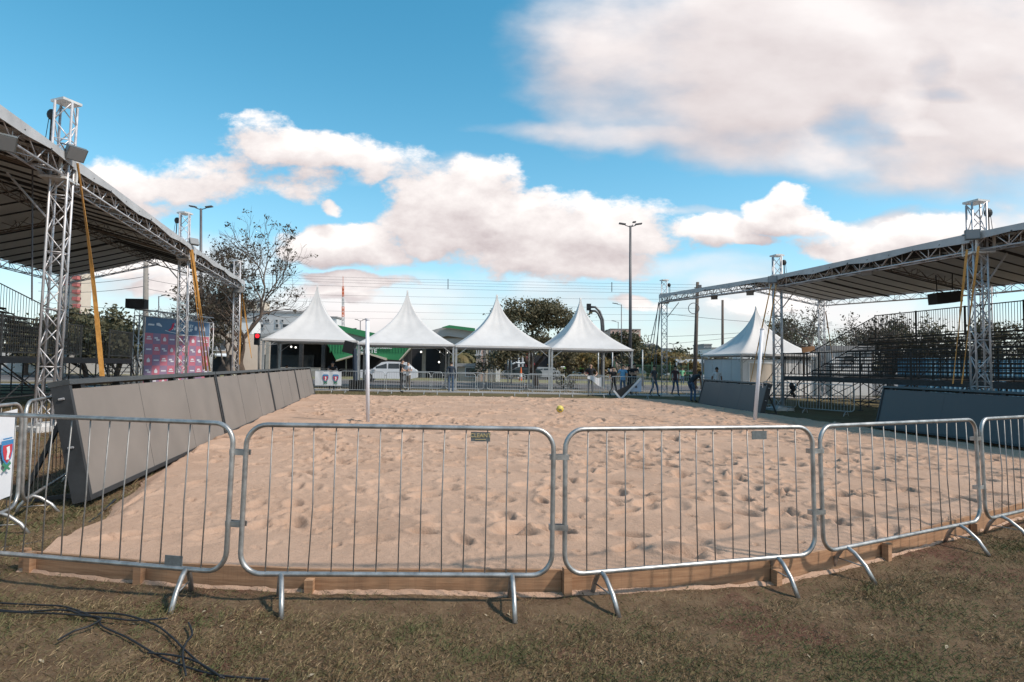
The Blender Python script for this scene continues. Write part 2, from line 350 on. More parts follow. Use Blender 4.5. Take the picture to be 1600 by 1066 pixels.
def copy_tree(o, parent=None, label=None, loc=None, rz=None):
    c = o.copy(); C.objects.link(c); c.parent = parent
    if label: c['label'] = label
    if loc is not None: c.location = loc
    if rz is not None: c.rotation_euler = (0, 0, rz)
    for ch in list(o.children): copy_tree(ch, c)
    return c
def text_mb(s, size, origin, xdir, zdir, depth=.004):
    cu_ = bpy.data.curves.new('lettering', 'FONT'); cu_.body = s; cu_.size = size; cu_.align_x = 'CENTER'; cu_.align_y = 'CENTER'; cu_.extrude = depth; cu_.resolution_u = 3
    cu_.offset = size*.012
    to = bpy.data.objects.new('lettering', cu_); C.objects.link(to)
    me = bpy.data.meshes.new_from_object(to.evaluated_get(bpy.context.evaluated_depsgraph_get()))
    xd = Vector(xdir).normalized(); zd = Vector(zdir).normalized(); nd = xd.cross(zd); o = Vector(origin)
    mb = MB(); mb.add([o + xd*v.co.x + zd*v.co.y + nd*v.co.z for v in me.vertices], [tuple(p.vertices) for p in me.polygons])
    bpy.data.objects.remove(to); bpy.data.meshes.remove(me); bpy.data.curves.remove(cu_)
    return mb
def truss(mb, p, q, w=.3, h=.3, step=.35, rc=.024, rl=.012, up=Vector((0, 0, 1)), n=6):
    p = Vector(p); q = Vector(q); d = (q-p).normalized(); s_ = up.cross(d)
    if s_.length < .1: s_ = Vector((1, 0, 0))
    s_.normalize(); u_ = d.cross(s_)
    c = [(s_*a*w/2 + u_*b_*h/2) for a, b_ in ((-1, -1), (1, -1), (1, 1), (-1, 1))]
    for k in c: mb.tube([p+k, q+k], rc, n)
    Lh = (q-p).length; m = max(2, int(Lh/step))
    for k in range(4):
        a, b_ = c[k], c[(k+1) % 4]
        for i in range(m):
            t0 = d*(Lh*i/m); t1 = d*(Lh*(i+1)/m)
            if (i+k) % 2 == 0: mb.tube([p+a+t0, p+b_+t1], rl, 5)
            else: mb.tube([p+b_+t0, p+a+t1], rl, 5)
            if i % 3 == 0: mb.tube([p+a+t0, p+b_+t0], rl, 5)
    return mb

# ------------------------------------------------------------------ numpy value noise
LAT = rng.random((256, 256))
def vnoise(x, y):
    xi = np.floor(x).astype(int); yi = np.floor(y).astype(int); xf = x-xi; yf = y-yi
    xf = xf*xf*(3-2*xf); yf = yf*yf*(3-2*yf)
    a = LAT[xi & 255, yi & 255]; b_ = LAT[(xi+1) & 255, yi & 255]; c_ = LAT[xi & 255, (yi+1) & 255]; d_ = LAT[(xi+1) & 255, (yi+1) & 255]
    return (a*(1-xf)+b_*xf)*(1-yf)+(c_*(1-xf)+d_*xf)*yf
def fbm(x, y, s, o=4, g=.5):
    r = 0; a = 1; t_ = 0
    for i in range(o): r = r + a*(vnoise(x*s+i*17.3, y*s+i*9.1)-.5); t_ += a; a *= g; s *= 2.03
    return r/t_
def grid_mesh(name, X, Y, Z, m, smooth=True):
    r, c_ = X.shape; me = bpy.data.meshes.new(name)
    co = np.stack([X, Y, Z], -1).reshape(-1, 3).astype(np.float32)
    idx = np.arange(r*c_).reshape(r, c_)
    f = np.stack([idx[:-1, :-1], idx[:-1, 1:], idx[1:, 1:], idx[1:, :-1]], -1).reshape(-1, 4)
    me.vertices.add(len(co)); me.vertices.foreach_set('co', co.ravel())
    me.loops.add(f.size); me.loops.foreach_set('vertex_index', f.ravel().astype(np.int32))
    me.polygons.add(len(f)); me.polygons.foreach_set('loop_start', np.arange(0, f.size, 4, dtype=np.int32))
    me.update(calc_edges=True)
    me.materials.append(M[m])
    if smooth: me.shade_smooth()
    o = bpy.data.objects.new(name, me); C.objects.link(o); return o

# ------------------------------------------------------------------ SETTING: ground, sand, roads
def ground_bump(X, Y):
    near = np.clip((14-Y)/6, 0, 1)*np.clip((12-np.abs(X))/4, 0, 1)
    return near*(fbm(X, Y, 1.3, 4)*.05 + fbm(X, Y, 9, 3)*.02)
def gzn(X): return -0.007*np.clip(X, -45, 45)
xs = np.concatenate([[-1500, -600, -250, -120, -60, -45, -30, -20], np.arange(-13, -8, .12), np.arange(-8, 9, .035), np.arange(9, 14, .12), [20, 30, 45, 60, 120, 250, 600, 1500]])
ys = np.concatenate([[-400, -100, -30, -8], np.arange(-2, 1.6, .2), np.arange(1.6, 7, .03), np.arange(7, 14, .1), np.arange(15, 30, 1), [35, 45, 60, 90, 150, 300, 700, 2500]])
X, Y = np.meshgrid(xs, ys)
g = grid_mesh('ground', X, Y, gzn(X)+ground_bump(X, Y), 'soil'); g['kind'] = 'structure'
def gzb(x, y): return gz(x) + float(ground_bump(np.array([[x]], float), np.array([[y]], float))[0, 0])

# court outline
FRONT = [(-3.44, 4.20), (-2.55, 4.03), (-1.34, 3.89), (.36, 3.95), (1.91, 4.27), (3.08, 4.84), (4.5, 5.70), (6.2, 6.72), (8.3, 8.0), (11.0, 9.3)]
BH = [.125, .135, .15, .155, .15, .15, .15, .15, .15, .15]
LEDX = lambda y: -4.3 - .225*(y-5.97)
fx = np.array([p[0] for p in FRONT]); fy = np.array([p[1] for p in FRONT])
NA, NB = 820, 560
a = np.linspace(0, 1, NA)
FX = -3.42 + a*(11.0+3.42); FY = np.interp(FX, fx, fy) + .035
BX = -9.2 + a*(8.2+9.2); BY = 25.6 + a*2.2
bq = np.linspace(0, 1, NB); r_ = 6.2
bb = (np.power(r_, bq)-1)/(r_-1)
A, B = np.meshgrid(a, bb)
X = FX[None, :]*(1-B) + BX[None, :]*B; Y = FY[None, :]*(1-B) + BY[None, :]*B
_yl = FY[0]*(1-bb) + BY[0]*bb
_xl = np.interp(_yl, [4.3, 5.6, 7.4, 9.0, 40], [-3.42, -3.98, LEDX(7.4)-.02, LEDX(9.0)-.14, LEDX(40)-.14])
_xr = FX[-1]*(1-bb) + BX[-1]*bb
_fr = (FX-FX[0])/(FX[-1]-FX[0])
X = _xl[:, None] + (_xr-_xl)[:, None]*(_fr[None, :]*(1-B)+A*B)
edgeL = A*(14+3*B); edgeR = (1-A)*(14+3*B); edgeB = (1-B)*20; edgeF = B*21
base = .130 - .02*np.clip((-1.2-X)/2.2, 0, 1)*np.clip((6-Y)/2, 0, 1)
hump = .05*np.exp(-((X+3.0)/1.1)**2-((Y-6.6)/1.3)**2) + .05*fbm(X, Y, .45, 3)
Z = base + hump
ragged = .14*fbm(X, Y, 2.2, 4)
Z = Z - .22*np.clip(1-(edgeR/1.1+ragged*2), 0, 1)**1.5 - .24*np.clip(1-(edgeB/.9+ragged*2), 0, 1)**1.3
Z = Z - .20*np.clip(1-(edgeL/(.16+.22*np.clip((11-Y)/6, 0, 1))+ragged*5), 0, 1)**1.2*np.clip((Y-4.6)/.8, 0, 1)
Z += .045*fbm(X, Y, 1.6, 4)
churn = np.clip(.15+4.5*(fbm(X, Y, .55, 4)+.02), .08, 1.4)*np.clip((X+3.6)/1.6+.1*(Y-4), .25, 1)
Z += .040*fbm(X, Y, 6, 5, .72)*churn + .018*np.abs(fbm(X*1.0, Y*2.2, 5, 4, .6))*churn
Z += .026*fbm(X, Y, 22, 3, .75)*np.clip(.15+churn*.9, .08, 1.4)
# footprints: pits with a raised rim
nf = 3000
py_ = 4.4 + (26-4.4)*rng.random(nf)**1.35
px_ = LEDX(py_) + .5 + rng.random(nf)*17.0
th_ = rng.random(nf)*PI
k = 0
while k < 1300:                                                  # walked trails: left foot, right foot
    ty = 4.5+20*rng.random()**1.2; tx = LEDX(ty)+.8+rng.random()*15; an = rng.random()*2*PI; st = .55+.15*rng.random()
    for q in range(int(6+rng.random()*10)):
        if k >= 1300: break
        an += rng.normal()*.12; tx += math.cos(an)*st; ty += math.sin(an)*st; sd_ = .11*(1 if q % 2 else -1)
        if ty < 4.4: break
        px_[k] = tx - math.sin(an)*sd_; py_[k] = ty + math.cos(an)*sd_; th_[k] = an; k += 1
def dents(cx, cy, ln, wd, dp, th, Z):
    rowY = Y.mean(1)
    r0 = np.searchsorted(Y.min(1), cy-1.2) if False else 0
    m = (np.abs(X-cx) < ln*2) & (np.abs(Y-cy) < ln*2)
    if not m.any(): return
    x = X[m]-cx; y = Y[m]-cy; c_, s_ = math.cos(th), math.sin(th)
    u = (x*c_+y*s_)/ln; v = (-x*s_+y*c_)/wd; q = u*u+v*v
    Z[m] += -dp*np.exp(-q*q*1.1) + dp*.35*np.exp(-((np.sqrt(q)-1.45)/.38)**2)
rows = Y[:, NA//2]
for i in range(nf):
    cx, cy = px_[i], py_[i]
    trail = i < 1300; big = trail or rng.random() < .12
    ln = (.125+.035*rng.random()) if trail else ((.10+.08*rng.random()) if big else (.03+.045*rng.random()))
    if cy > 10: ln *= 1.4
    wd = ln*(.4+.3*rng.random()); dp = (.032+.045*rng.random()) if big else (.016+.024*rng.random())
    if cx < 0 and cy < 8: dp *= .6
    lo = max(0, np.searchsorted(rows, cy-2.6)-2); hi = min(NB, np.searchsorted(rows, cy+2.6)+2)
    Xs, Ys, Zs = X[lo:hi], Y[lo:hi], Z[lo:hi]
    m = (np.abs(Xs-cx) < ln*2.2) & (np.abs(Ys-cy) < ln*2.2)
    if not m.any(): continue
    th = th_[i]; x = Xs[m]-cx; y = Ys[m]-cy; c_, s_ = math.cos(th), math.sin(th)
    u = (x*c_+y*s_)/ln; v = (-x*s_+y*c_)/wd; q = u*u+v*v
    Zs[m] += -dp*np.exp(-q*q*1.1) + dp*.35*np.exp(-((np.sqrt(q)-1.45)/.38)**2)
_cap = np.interp(X, fx, [h_-.006 for h_ in BH])
Z = np.where(edgeF < .06, np.minimum(Z, _cap), Z)
Z += gzn(X)
s_ = grid_mesh('sand', X, Y, Z, 'sand'); s_['kind'] = 'structure'
SANDX, SANDY, SANDZ = X, Y, Z
def sand_z(x, y):
    k = np.argmin((SANDX-x)**2+(SANDY-y)**2); return float(SANDZ.flat[k])
# spilled sand in front of the boards
NAs = 500; FXs = np.linspace(-3.5, 6.5, NAs); t_ = np.linspace(0, 1, 40)
Xs, T = np.meshgrid(FXs, t_); FYs = np.interp(Xs, fx, fy)
spread = .04+.10*(fbm(Xs, Xs*0, 1.3, 4)+.5)*np.clip(1.5-np.abs(Xs-.8)/2.2, .25, 1.4)
Ys_ = FYs - .02 - spread*T
Zs_ = gzn(Xs)+ground_bump(Xs, Ys_) + .022*(1-T)**1.2 - .03*T*T + .022*fbm(Xs, Ys_, 11, 4, .7) - .006
o = grid_mesh('spilled_sand', Xs, Ys_, Zs_, 'sand'); o['kind'] = 'stuff'; o['label'] = 'loose sand spilled on the grass along the foot of the boards'; o['category'] = 'sand'

def sheet(name, y0, y1, dz, m, x0=-260, x1=260, slope=.1, h=None):
    mb = MB(); bx_ = [x0] + [x for x in (-45, 45) if x0 < x < x1] + [x1]
    for i in range(len(bx_)-1):
        a_, b_ = bx_[i], bx_[i+1]
        q = [(a_, y0+slope*a_), (b_, y0+slope*b_), (b_, y1+slope*b_), (a_, y1+slope*a_)]
        top = [(x, y, gz(x)+dz) for x, y in q]
        if h: mb.prism([(x, y, z-h) for x, y, z in top], (0, 0, h))
        else: mb.add(top, [(0, 1, 2, 3)])
    return struct(name, mb, m)
sheet('pavement', 31.8, 34.2, .012, 'pavement')
sheet('road_kerb', 36.6, 36.9, .10, 'concrete', h=.13)
sheet('road', 36.9, 50, .008, 'asphalt')
sheet('verge_kerb', 50, 50.25, .12, 'concrete', h=.15)
sheet('verge', 50.25, 62, .09, 'verge')
sheet('far_road', 62, 74, .02, 'asphalt')

# ------------------------------------------------------------------ timber boards along the court edge
grpB = 'boards edging the sand court'
blab = ['left end board of the sand court, below the leftmost barrier', 'short timber board beside the corner board, left of the second barrier', 'long weathered timber board under the centre barrier', 'timber board right of the centre stake, under the third barrier',
        'timber board half buried in spilled sand, right part of third barrier', 'timber board under the fourth barrier', 'timber board near the joint of the fourth and fifth barriers', 'timber board under the fifth barrier at the right edge', 'last timber board past the right end barrier']
for i in range(len(FRONT)-1):
    (x0, y0), (x1, y1) = FRONT[i], FRONT[i+1]
    r = thing('timber_board', blab[i], 'board', (x0, y0, gz(x0)), grpB)
    mb = MB(); z0 = gz(x0)+BH[i]; z1 = gz(x1)+BH[i+1]
    d = Vector((x1-x0, y1-y0, 0)).normalized(); nrm = Vector((-d.y, d.x, 0))*.026
    P = [Vector((x0, y0, z0-.20))+d*.003, Vector((x1, y1, z1-.20))-d*.003, Vector((x1, y1, z1+.004*(i % 3)))-d*.003, Vector((x0, y0, z0-.006*(i % 2)))+d*.003]
    mb.prism(P, nrm); part('plank', mb, 'board', r)
    sp = Vector((x0, y0, 0)) - nrm*.2
    mb = MB(); ht = [.135, .14, .10, .19, .10, .14, .10, .14, .14][i]
    mb.box((sp.x+d.x*.03, sp.y-.028, gz(x0)+ht/2-.1), (.055, .05, ht+.2), Matrix.Rotation(math.atan2(d.y, d.x), 3, 'Z')); part('stake', mb, 'board', r)
    if i == 0:
        mb = MB(); mb.box((x0-.05, y0+.02, gz(x0)+.02), (.05, .05, .24)); part('stake', mb, 'board', r)
# ------------------------------------------------------------------ barriers
def rounded_loop(Lx, z0, z1, rad, n=6):
    pts = []
    for cx, cz, a0 in ((Lx-rad, z1-rad, 0), (rad, z1-rad, 90), (rad, z0+rad, 180), (Lx-rad, z0+rad, 270)):
        for k in range(n+1):
            a_ = math.radians(a0+90*k/n); pts.append((cx+rad*math.cos(a_), 0, cz+rad*math.sin(a_)))
    return pts
def barrier(x0, y0, x1, y1, label, group, near=False, lean=0.0, plate=None, m='galv_far', zoff=0.0, hooks=True, nb=None, feet=(.13, .87), fyaw=(0, 0)):
    L_ = math.hypot(x1-x0, y1-y0); z = gz((x0+x1)/2)+zoff
    o = bpy.data.objects.new('crowd_barrier', None); C.objects.link(o)
    o['label'] = label; o['category'] = 'barrier'; o['group'] = group; ROOT[o.name] = Vector((0, 0, 0))
    tz = (gz(x1)-gz(x0))/L_
    o.location = (x0, y0, gz(x0)+zoff); o.rotation_euler = (lean, -math.atan(tz), math.atan2(y1-y0, x1-x0)); 
    mb = MB().tube(rounded_loop(L_, .17, 1.10, .13, 7 if near else 4), .0160, 12 if near else 6, closed=True); mb.smooth = True; part('frame', mb, m, o)
    nb = nb or 13
    if near:
        for i in range(nb):
            x = .02+(L_-.04)*(i+1)/(nb+1) + rng.normal()*.004; dx = rng.normal()*.004
            mb = MB().tube([(x, 0, .18), (x+dx, rng.normal()*(.004 if rng.random() < .8 else .014), .6), (x+rng.normal()*.003, 0, 1.09)], .0043, 6); mb.smooth = True; part('bar', mb, 'galv_bar', o)
    else:
        mb = MB()
        for i in range(nb+4):
            x = .02+(L_-.04)*(i+1)/(nb+5); mb.tube([(x, 0, .18), (x, 0, 1.09)], .007, 4, caps=False)
        part('infill_bars', mb, m, o)
    for fi, fx_ in enumerate(feet):
        X_ = L_*fx_; mb = MB(); yw = fyaw[fi]; ca_, sa_ = math.cos(math.radians(yw)), math.sin(math.radians(yw))
        pts = [(X_, -.30, .0), (X_+.0, -.13, .125), (X_, -.05, .158), (X_, 0, .165), (X_, .05, .158), (X_, .13, .125), (X_, .30, .0)]
        pts = [(X_, -.30, -.035), (X_, -.20, .075), (X_, -.09, .145), (X_, -.03, .166), (X_, .03, .166), (X_, .09, .145), (X_, .20, .075), (X_, .30, -.035)]
        pts = [(X_-p[1]*(.8 if p[1] < 0 else .45)*sa_, p[1]*(.8 if p[1] < 0 else .45)*ca_, p[2]) for p in pts]
        mb.tube(pts, .016 if near else .014, 10 if near else 5)
        mb.tube([(X_+.155*sa_, -.155*ca_, .07), (X_-.09*sa_, .09*ca_, .07)], .005, 6); mb.smooth = True; part('foot', mb, m, o)
    if hooks:
        for z_ in (.47, .92):
            mb = MB()
            mb.box((L_+.045, -.001, z_), (.115, .006, .034)); mb.box((L_+.045, .04, z_), (.115, .006, .034)); mb.box((L_-.018, .02, z_), (.006, .046, .034)); part('hook', mb, m, o)
    if plate:
        (xp, zp, txt) = plate
        mb = MB().box((xp, -.002, zp), (.125, .005, .06)); pl = part('name_plate', mb, 'plate_grey', o)
        if txt:
            tb = text_mb(txt, .036, (xp, -.0075, zp+.008), (1, 0, 0), (0, 0, 1), .001); part('plate_lettering', tb, 'gold_ink', pl)
            mb = MB().box((xp, -.0065, zp-.017), (.07, .002, .004)); part('plate_rule', mb, 'gold_ink', pl)
    return o
gn = 'barriers standing in front of the near court edge'
barrier(-3.87, 4.02, -1.79, 3.69, 'galvanised barrier at the left edge of the foreground row', gn, True, lean=-.03, plate=(1.74, .218, None), m='galv', zoff=.022, fyaw=(0, 20))
barrier(-1.69, 3.67, .275, 3.755, 'galvanised barrier with lettered dark plate, left of the picture centre', gn, True, lean=-.03, plate=(1.49, 1.045, 'CLEANT'), m='galv', zoff=.022, fyaw=(22, 3))
barrier(.36, 3.77, 2.255, 4.30, 'galvanised barrier with a pale blank plate, right of the picture centre', gn, True, lean=-.03, plate=(1.50, 1.045, None), m='galv', zoff=.022, feet=(.13, .83), fyaw=(3, -8))
barrier(2.35, 4.36, 4.36, 5.39, 'galvanised barrier second from the right in the foreground row', gn, True, lean=-.03, m='galv', zoff=.022, feet=(.12, .83), fyaw=(-8, -8))
barrier(4.45, 5.44, 6.35, 6.5, 'galvanised barrier cut by the right edge of the photograph', gn, True, lean=-.03, m='galv', zoff=.022, hooks=False)
gl = 'barriers beside the left screen wall'
barrier(-3.93, 3.25, -4.46, 5.28, 'barrier with a white crest banner tied on, at the far left', gl, True, m='galv', hooks=False)
barrier(-4.54, 5.42, -5.42, 7.33, 'barrier without a banner running behind the left screen wall', gl, True, m='galv', hooks=False)
gf = 'barriers in the front row behind the sand'; ordn = ['first', 'second', 'third', 'fourth', 'fifth', 'sixth', 'seventh', 'eighth']
for i in range(8):
    x0 = -10.85+i*2.28; x1 = x0+2.18; ya = 28.9+.055*(x0+8.6); yb = 28.9+.055*(x1+8.6)
    barrier(x0, ya, x1, yb, ordn[i]+' barrier from the left in the row right behind the sand', gf, m='galv_far')
gb = 'barriers in the back row along the pavement'
for i in range(6):
    x0 = -6.1+i*2.35; ya = 33.3+.1*(x0); x1 = x0+2.15; yb = 33.3+.1*x1
    barrier(x0, ya, x1, yb, ordn[i]+' barrier from the left in the back row under the tents', gb, m='galv_far')
gr = 'barriers near the right screens'
barrier(10.95, 22.0, 12.05, 20.3, 'single barrier in the gap between the two right screens', gr, m='galv_far', hooks=False)
barrier(10.45, 24.0, 10.9, 22.1, 'barrier beside the middle right truss tower', gr, m='galv_far', hooks=False)
barrier(9.9, 33.6, 11.9, 32.6, 'barrier behind the bending man and the dark red shirted man', gr, m='galv_far', hooks=False)
for (a0, b0, a1, b1, lb) in [(-13.2, 36.5, -11.1, 36.7, 'barrier inside the leftmost tent on its left side'), (-11.0, 36.7, -8.9, 36.9, 'barrier inside the leftmost tent on its right side')]:
    barrier(a0, b0, a1, b1, lb, 'barriers inside the leftmost tent', m='galv_far')

def crest(parent, org, xd, zd, s):
    xd = Vector(xd); zd = Vector(zd); nd = xd.cross(zd)*1.0
    def pl(pts, m, k, nm):
        mb = MB().prism([Vector(org)+xd*(x*s)+zd*(y*s)+nd*(.004+.003*k) for x, y in pts], nd*.002); part(nm, mb, m, parent)
    pl([(-.42, .42), (.42, .42), (.42, -.05), (.3, -.4), (0, -.66), (-.3, -.4), (-.42, -.05)], 'crest_blue', 0, 'crest_border')
    pl([(-.33, .22), (.33, .22), (.33, -.05), (.22, -.36), (0, -.55), (-.22, -.36), (-.33, -.05)], 'crest_red', 1, 'crest_field')
    pl([(-.12, .12), (.1, .16), (.14, -.1), (.05, -.3), (.12, -.42), (-.1, -.4), (-.05, -.1)], 'crest_white', 2, 'crest_figure')
    pl([(-.35, .52), (.35, .52), (.3, .46), (-.3, .46)], 'crest_blue', 0, 'crest_ribbon')
    pl([(-.3, -.62), (-.2, -.5), (.3, -.85), (.2, -.9)], 'crest_green', 0, 'crest_ribbon')
    pl([(.3, -.62), (.2, -.5), (-.3, -.85), (-.2, -.9)], 'crest_green', 1, 'crest_ribbon')
def banner(p, q, z0, z1, label, crests, s, nseg=14, side=1, sag=.02):
    p = Vector(p); q = Vector(q); d = (q-p).normalized(); up = Vector((0, 0, 1)); nd = d.cross(up)*side
    r = thing('banner', label, 'banner', (p.x, p.y, gz(p.x)))
    mb = MB(); vs = []; L_ = (q-p).length
    for k in range(2):
        for j in range(7):
            for i in range(nseg+1):
                u = i/nseg; v = j/6; wv = .012*math.sin(u*17+v*3)*(v)+.006*math.sin(u*31)
                vs.append(p+d*(L_*u)+up*(z0+(z1-z0)*v - sag*math.sin(u*PI*4)**2*(v > .9)) + nd*(.026+wv+.003*k))
    n = nseg+1; fs = []
    for j in range(6):
        for i in range(nseg):
            a_ = j*n+i; fs.append((a_, a_+1, a_+n+1, a_+n)); a_ += 7*n; fs.append((a_, a_+n, a_+n+1, a_+1))
    mb.add(vs, fs); part('cloth', mb, 'banner_white', r, smooth=True)
    for u in crests: crest(r, p+d*(L_*u)+up*(z0+(z1-z0)*.55)+nd*.045, d*side, up, s)
    return r
banner((-4.0, 3.50, gz(-4)), (-4.425, 5.14, gz(-4)), .30, 1.06, 'white banner with a red and blue crest on the left barrier', [.25, .91], .20)
banner((-9.8, 28.82, gz(-9)), (-8.5, 28.9, gz(-9)), .36, 1.08, 'white banner with two small crests behind the left end of the sand', [.40, .78], .34)

# ------------------------------------------------------------------ LED screens
def screen(p0, p1, tilt, z0, z1, label, group, m, warm=True, end0=True):
    """p0,p1 bottom corners on the court side; tilt = horizontal lean of the top away from the court"""
    p0 = Vector(p0); p1 = Vector(p1); d = (p1-p0).normalized(); out = Vector((-d.y, d.x, 0)) * (1 if warm else -1)
    r = thing('led_screen', label, 'screen', (p0.x, p0.y, gz(p0.x)), group)
    up = Vector((0, 0, z1-z0)) + out*tilt; un = up.normalized(); nrm = un.cross(d)
    if nrm.dot(out) < 0: nrm = -nrm
    L_ = (p1-p0).length; H_ = up.length; b0 = p0+Vector((0, 0, z0))
    P = lambda u, v, w_: b0 + d*u + un*v + nrm*w_
    mb = MB().prism([P(.05, .05, .02), P(L_-.05, .05, .02), P(L_-.05, H_-.10, .02), P(.05, H_-.10, .02)], nrm*.10)
    part('screen_face', mb, m, r)
    mb = MB()                                                        # surround
    for a_ in ((0, 0, .05, H_-.06), (L_-.05, 0, L_, H_-.06), (.05, 0, L_-.05, .05)):
        mb.prism([P(a_[0], a_[1], 0), P(a_[2], a_[1], 0), P(a_[2], a_[3], 0), P(a_[0], a_[3], 0)], nrm*.17)
    part('surround', mb, 'black_frame', r)
    mb = MB().prism([P(0, H_-.055, -.01), P(L_, H_-.055, -.01), P(L_, H_, -.01), P(0, H_, -.01)], nrm*.20); part('top_rail', mb, 'led_frame', r)
    mb = MB()
    for k in range(6):
        u = .3+(L_-.6)*k/5; mb.prism([P(u, H_-.10, .03), P(u+.09, H_-.10, .03), P(u+.09, H_-.055, .03), P(u, H_-.055, .03)], nrm*.08)
    part('brackets', mb, 'black_frame', r)
    for k in (1, 2):                                            # joints between the modules
        u = L_*k*.333; mb = MB().prism([P(u-.0015, .05, .0175), P(u+.0015, .05, .0175), P(u+.0015, H_-.1, .0175), P(u-.0015, H_-.1, .0175)], nrm*.003); part('module_joint', mb, 'led_frame', r)
    for u in (.25, L_*.5, L_-.25):                                   # rear props
        mb = MB(); top = P(u, H_*.8, .15); foot = p0+d*u+out*.75+Vector((0, 0, .02)); mb.bar(top, foot, .04, .04); mb.bar(foot, P(u, .05, .17), .04, .04); part('prop', mb, 'black_frame', r)
    for lv in (.45, .85): part('latch', MB().tube([P(-.012, H_*lv, .06), P(-.012, H_*lv, .11)], .012, 6), 'alu', r)
    return r
gs = 'led screens along the left side of the court'
ly = [5.97, 11.2, 16.4, 21.3, 26.0]
ll = ['nearest grey led screen of the left wall, seen past the barrier', 'second grey led screen of the left wall', 'third grey led screen of the left wall', 'farthest short looking grey led screen of the left wall']
for i in range(4):
    y0, y1 = ly[i]+.02, ly[i+1]-.02
    screen((LEDX(y0), y0, gz(LEDX(y0))), (LEDX(y1), y1, gz(LEDX(y1))), .26, .06+.02*(i > 0), 1.30+.0*i, ll[i], gs, 'screen_lit')
gs2 = 'led screens along the right side of the court'
def S2(a_, b_, z0, z1, lab): screen((a_[0], a_[1], gz(a_[0])), (b_[0], b_[1], gz(b_[0])), .30, z0, z1, lab, gs2, 'screen_shaded', warm=False)
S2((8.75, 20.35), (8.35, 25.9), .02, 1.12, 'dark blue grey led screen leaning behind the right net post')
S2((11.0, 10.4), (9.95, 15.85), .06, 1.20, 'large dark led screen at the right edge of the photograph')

# ------------------------------------------------------------------ net posts, ball, sign board
for (pb, pt, Y_, lab) in [((575, 655), (574, 500), 13.73, 'white round net post on the left half of the court'), ((1179, 656), (1191, 515), 16.6, 'white leaning net post in front of the right screen')]:
    a_ = at(*pb, Y_); t2 = at(*pt, Y_); z = sand_z(a_.x, a_.y); a_.z = min(a_.z, z)-.12
    r = thing('net_post', lab, 'net post', (a_.x, a_.y, z), 'volley net posts')
    mb = MB().tube([a_, t2], .045 if pb[0] < 800 else .052, 16); mb.smooth = True; part('pole', mb, 'post_white', r)
    mb = MB().tube([t2, t2+Vector((0, 0, .03))], .06, 16); part('cap', mb, 'post_white', r)
    if pb[0] > 800:
        k = a_.lerp(t2, .42); mb = MB().tube([k+Vector((.06, 0, 0)), k+Vector((.13, -.02, .03)), k+Vector((.13, -.02, -.1))], .012, 6); part('cleat', mb, 'alu', r)
bp = Vector((1.49, 17.6, 0)); bp = at(875, 640, 17.2); bz = sand_z(bp.x, bp.y)+.03
r = thing('volley_ball', 'yellow ball with dark panels lying on the sand', 'ball', (bp.x, bp.y, bz))
mb = MB().ball((bp.x, bp.y, bz+.10), .11, 20); part('cover', mb, 'ball_yellow', r, smooth=True)
for an in (0.6, 2.7, 4.7):
    mb = MB(); pts = []
    c0 = Vector((bp.x, bp.y, bz+.10))
    for (du, dv) in [(-.35, -.12), (.35, -.2), (.45, .1), (0, .28), (-.4, .15)]:
        v = Vector((math.cos(an+du)*math.cos(dv), math.sin(an+du)*math.cos(dv), math.sin(dv)-.25)).normalized(); pts.append(c0+v*.1095)
    mb.prism(pts, (c0-bp).normalized()*0+(sum(pts, Vector())/5-c0).normalized()*.006); part('panel', mb, 'ball_blue', r)
# leaning sign frame
r = thing('sign_frame', 'black and white sign frame tipped on its corner at the far barriers', 'sign', tuple(gp(980, 28.4)))
Q = lambda px, py, dy=0: at(px, py, 28.4+dy)
mb = MB().prism([Q(960, 612), Q(970, 623), Q(1001, 593), Q(984, 601)], (0, .03, 0)); part('dark_panel', mb, 'sign_black', r)
mb = MB().prism([Q(968, 624, -.03), Q(972, 624, -.03), Q(1003, 592, -.03), Q(1001, 590, -.03)], (0, .06, 0)); mb.prism([Q(958, 611, -.03), Q(960.5, 610, -.03), Q(971.5, 623, -.03), Q(969, 624.5, -.03)], (0, .06, 0)); part('white_edge', mb, 'banner_white', r)
mb = MB().prism([Q(983, 612, .05), Q(1002, 612, .05), Q(1003, 593, .05)], (0, .03, 0)); part('pale_panel', mb, 'sign_blue', r)
mb = MB().prism([Q(992, 606, .02), Q(996, 606, .02), Q(994, 602, .02)], (0, .02, 0)); part('mark', mb, 'sign_black', r)

# ------------------------------------------------------------------ towers and roofs
def tower(base, top, label, group, hoist_side=-1, w_=.30, floodz=None, fdir=(1, 0, 0)):
    base = Vector(base); top = Vector(top)
    r = thing('truss_tower', label, 'truss tower', tuple(base), group)
    yaw = math.radians(20) if hoist_side < 0 else math.radians(-16)
    up = Vector((math.sin(yaw), -math.cos(yaw), 0))
    mb = truss(MB(), base+Vector((0, 0, .12)), top, w_, w_, .38, .025, .013, up=up); mb.smooth = True; part('mast', mb, 'alu', r)
    R = Matrix.Rotation(-yaw, 3, 'Z')
    mb = MB().box(base+Vector((0, 0, .05)), (.8, .8, .10), R); mb.box(base+Vector((0, 0, .13)), (.42, .42, .06), R); part('base_plate', mb, 'alu_white', r)
    mb = MB().box(top+Vector((0, 0, .03)), (w_+.10, w_+.08, .05), R); mb.box(top+Vector((hoist_side*.12, 0, .07)), (.2, .12, .05), R); part('top_cap', mb, 'alu_white', r)
    # chain hoist and its chain
    hp = top+Vector((hoist_side*.26, -.05, -.25)); mb = MB().ball(hp, .10, 10, (1, .7, 1.2)); mb.tube([hp, hp+Vector((hoist_side*.02, 0, -.9))], .018, 6); mb.tube([hp+Vector((hoist_side*.05, 0, 0)), hp+Vector((hoist_side*.16, 0, -.95))], .007, 5); part('chain_hoist', mb, 'black', r)
    return r
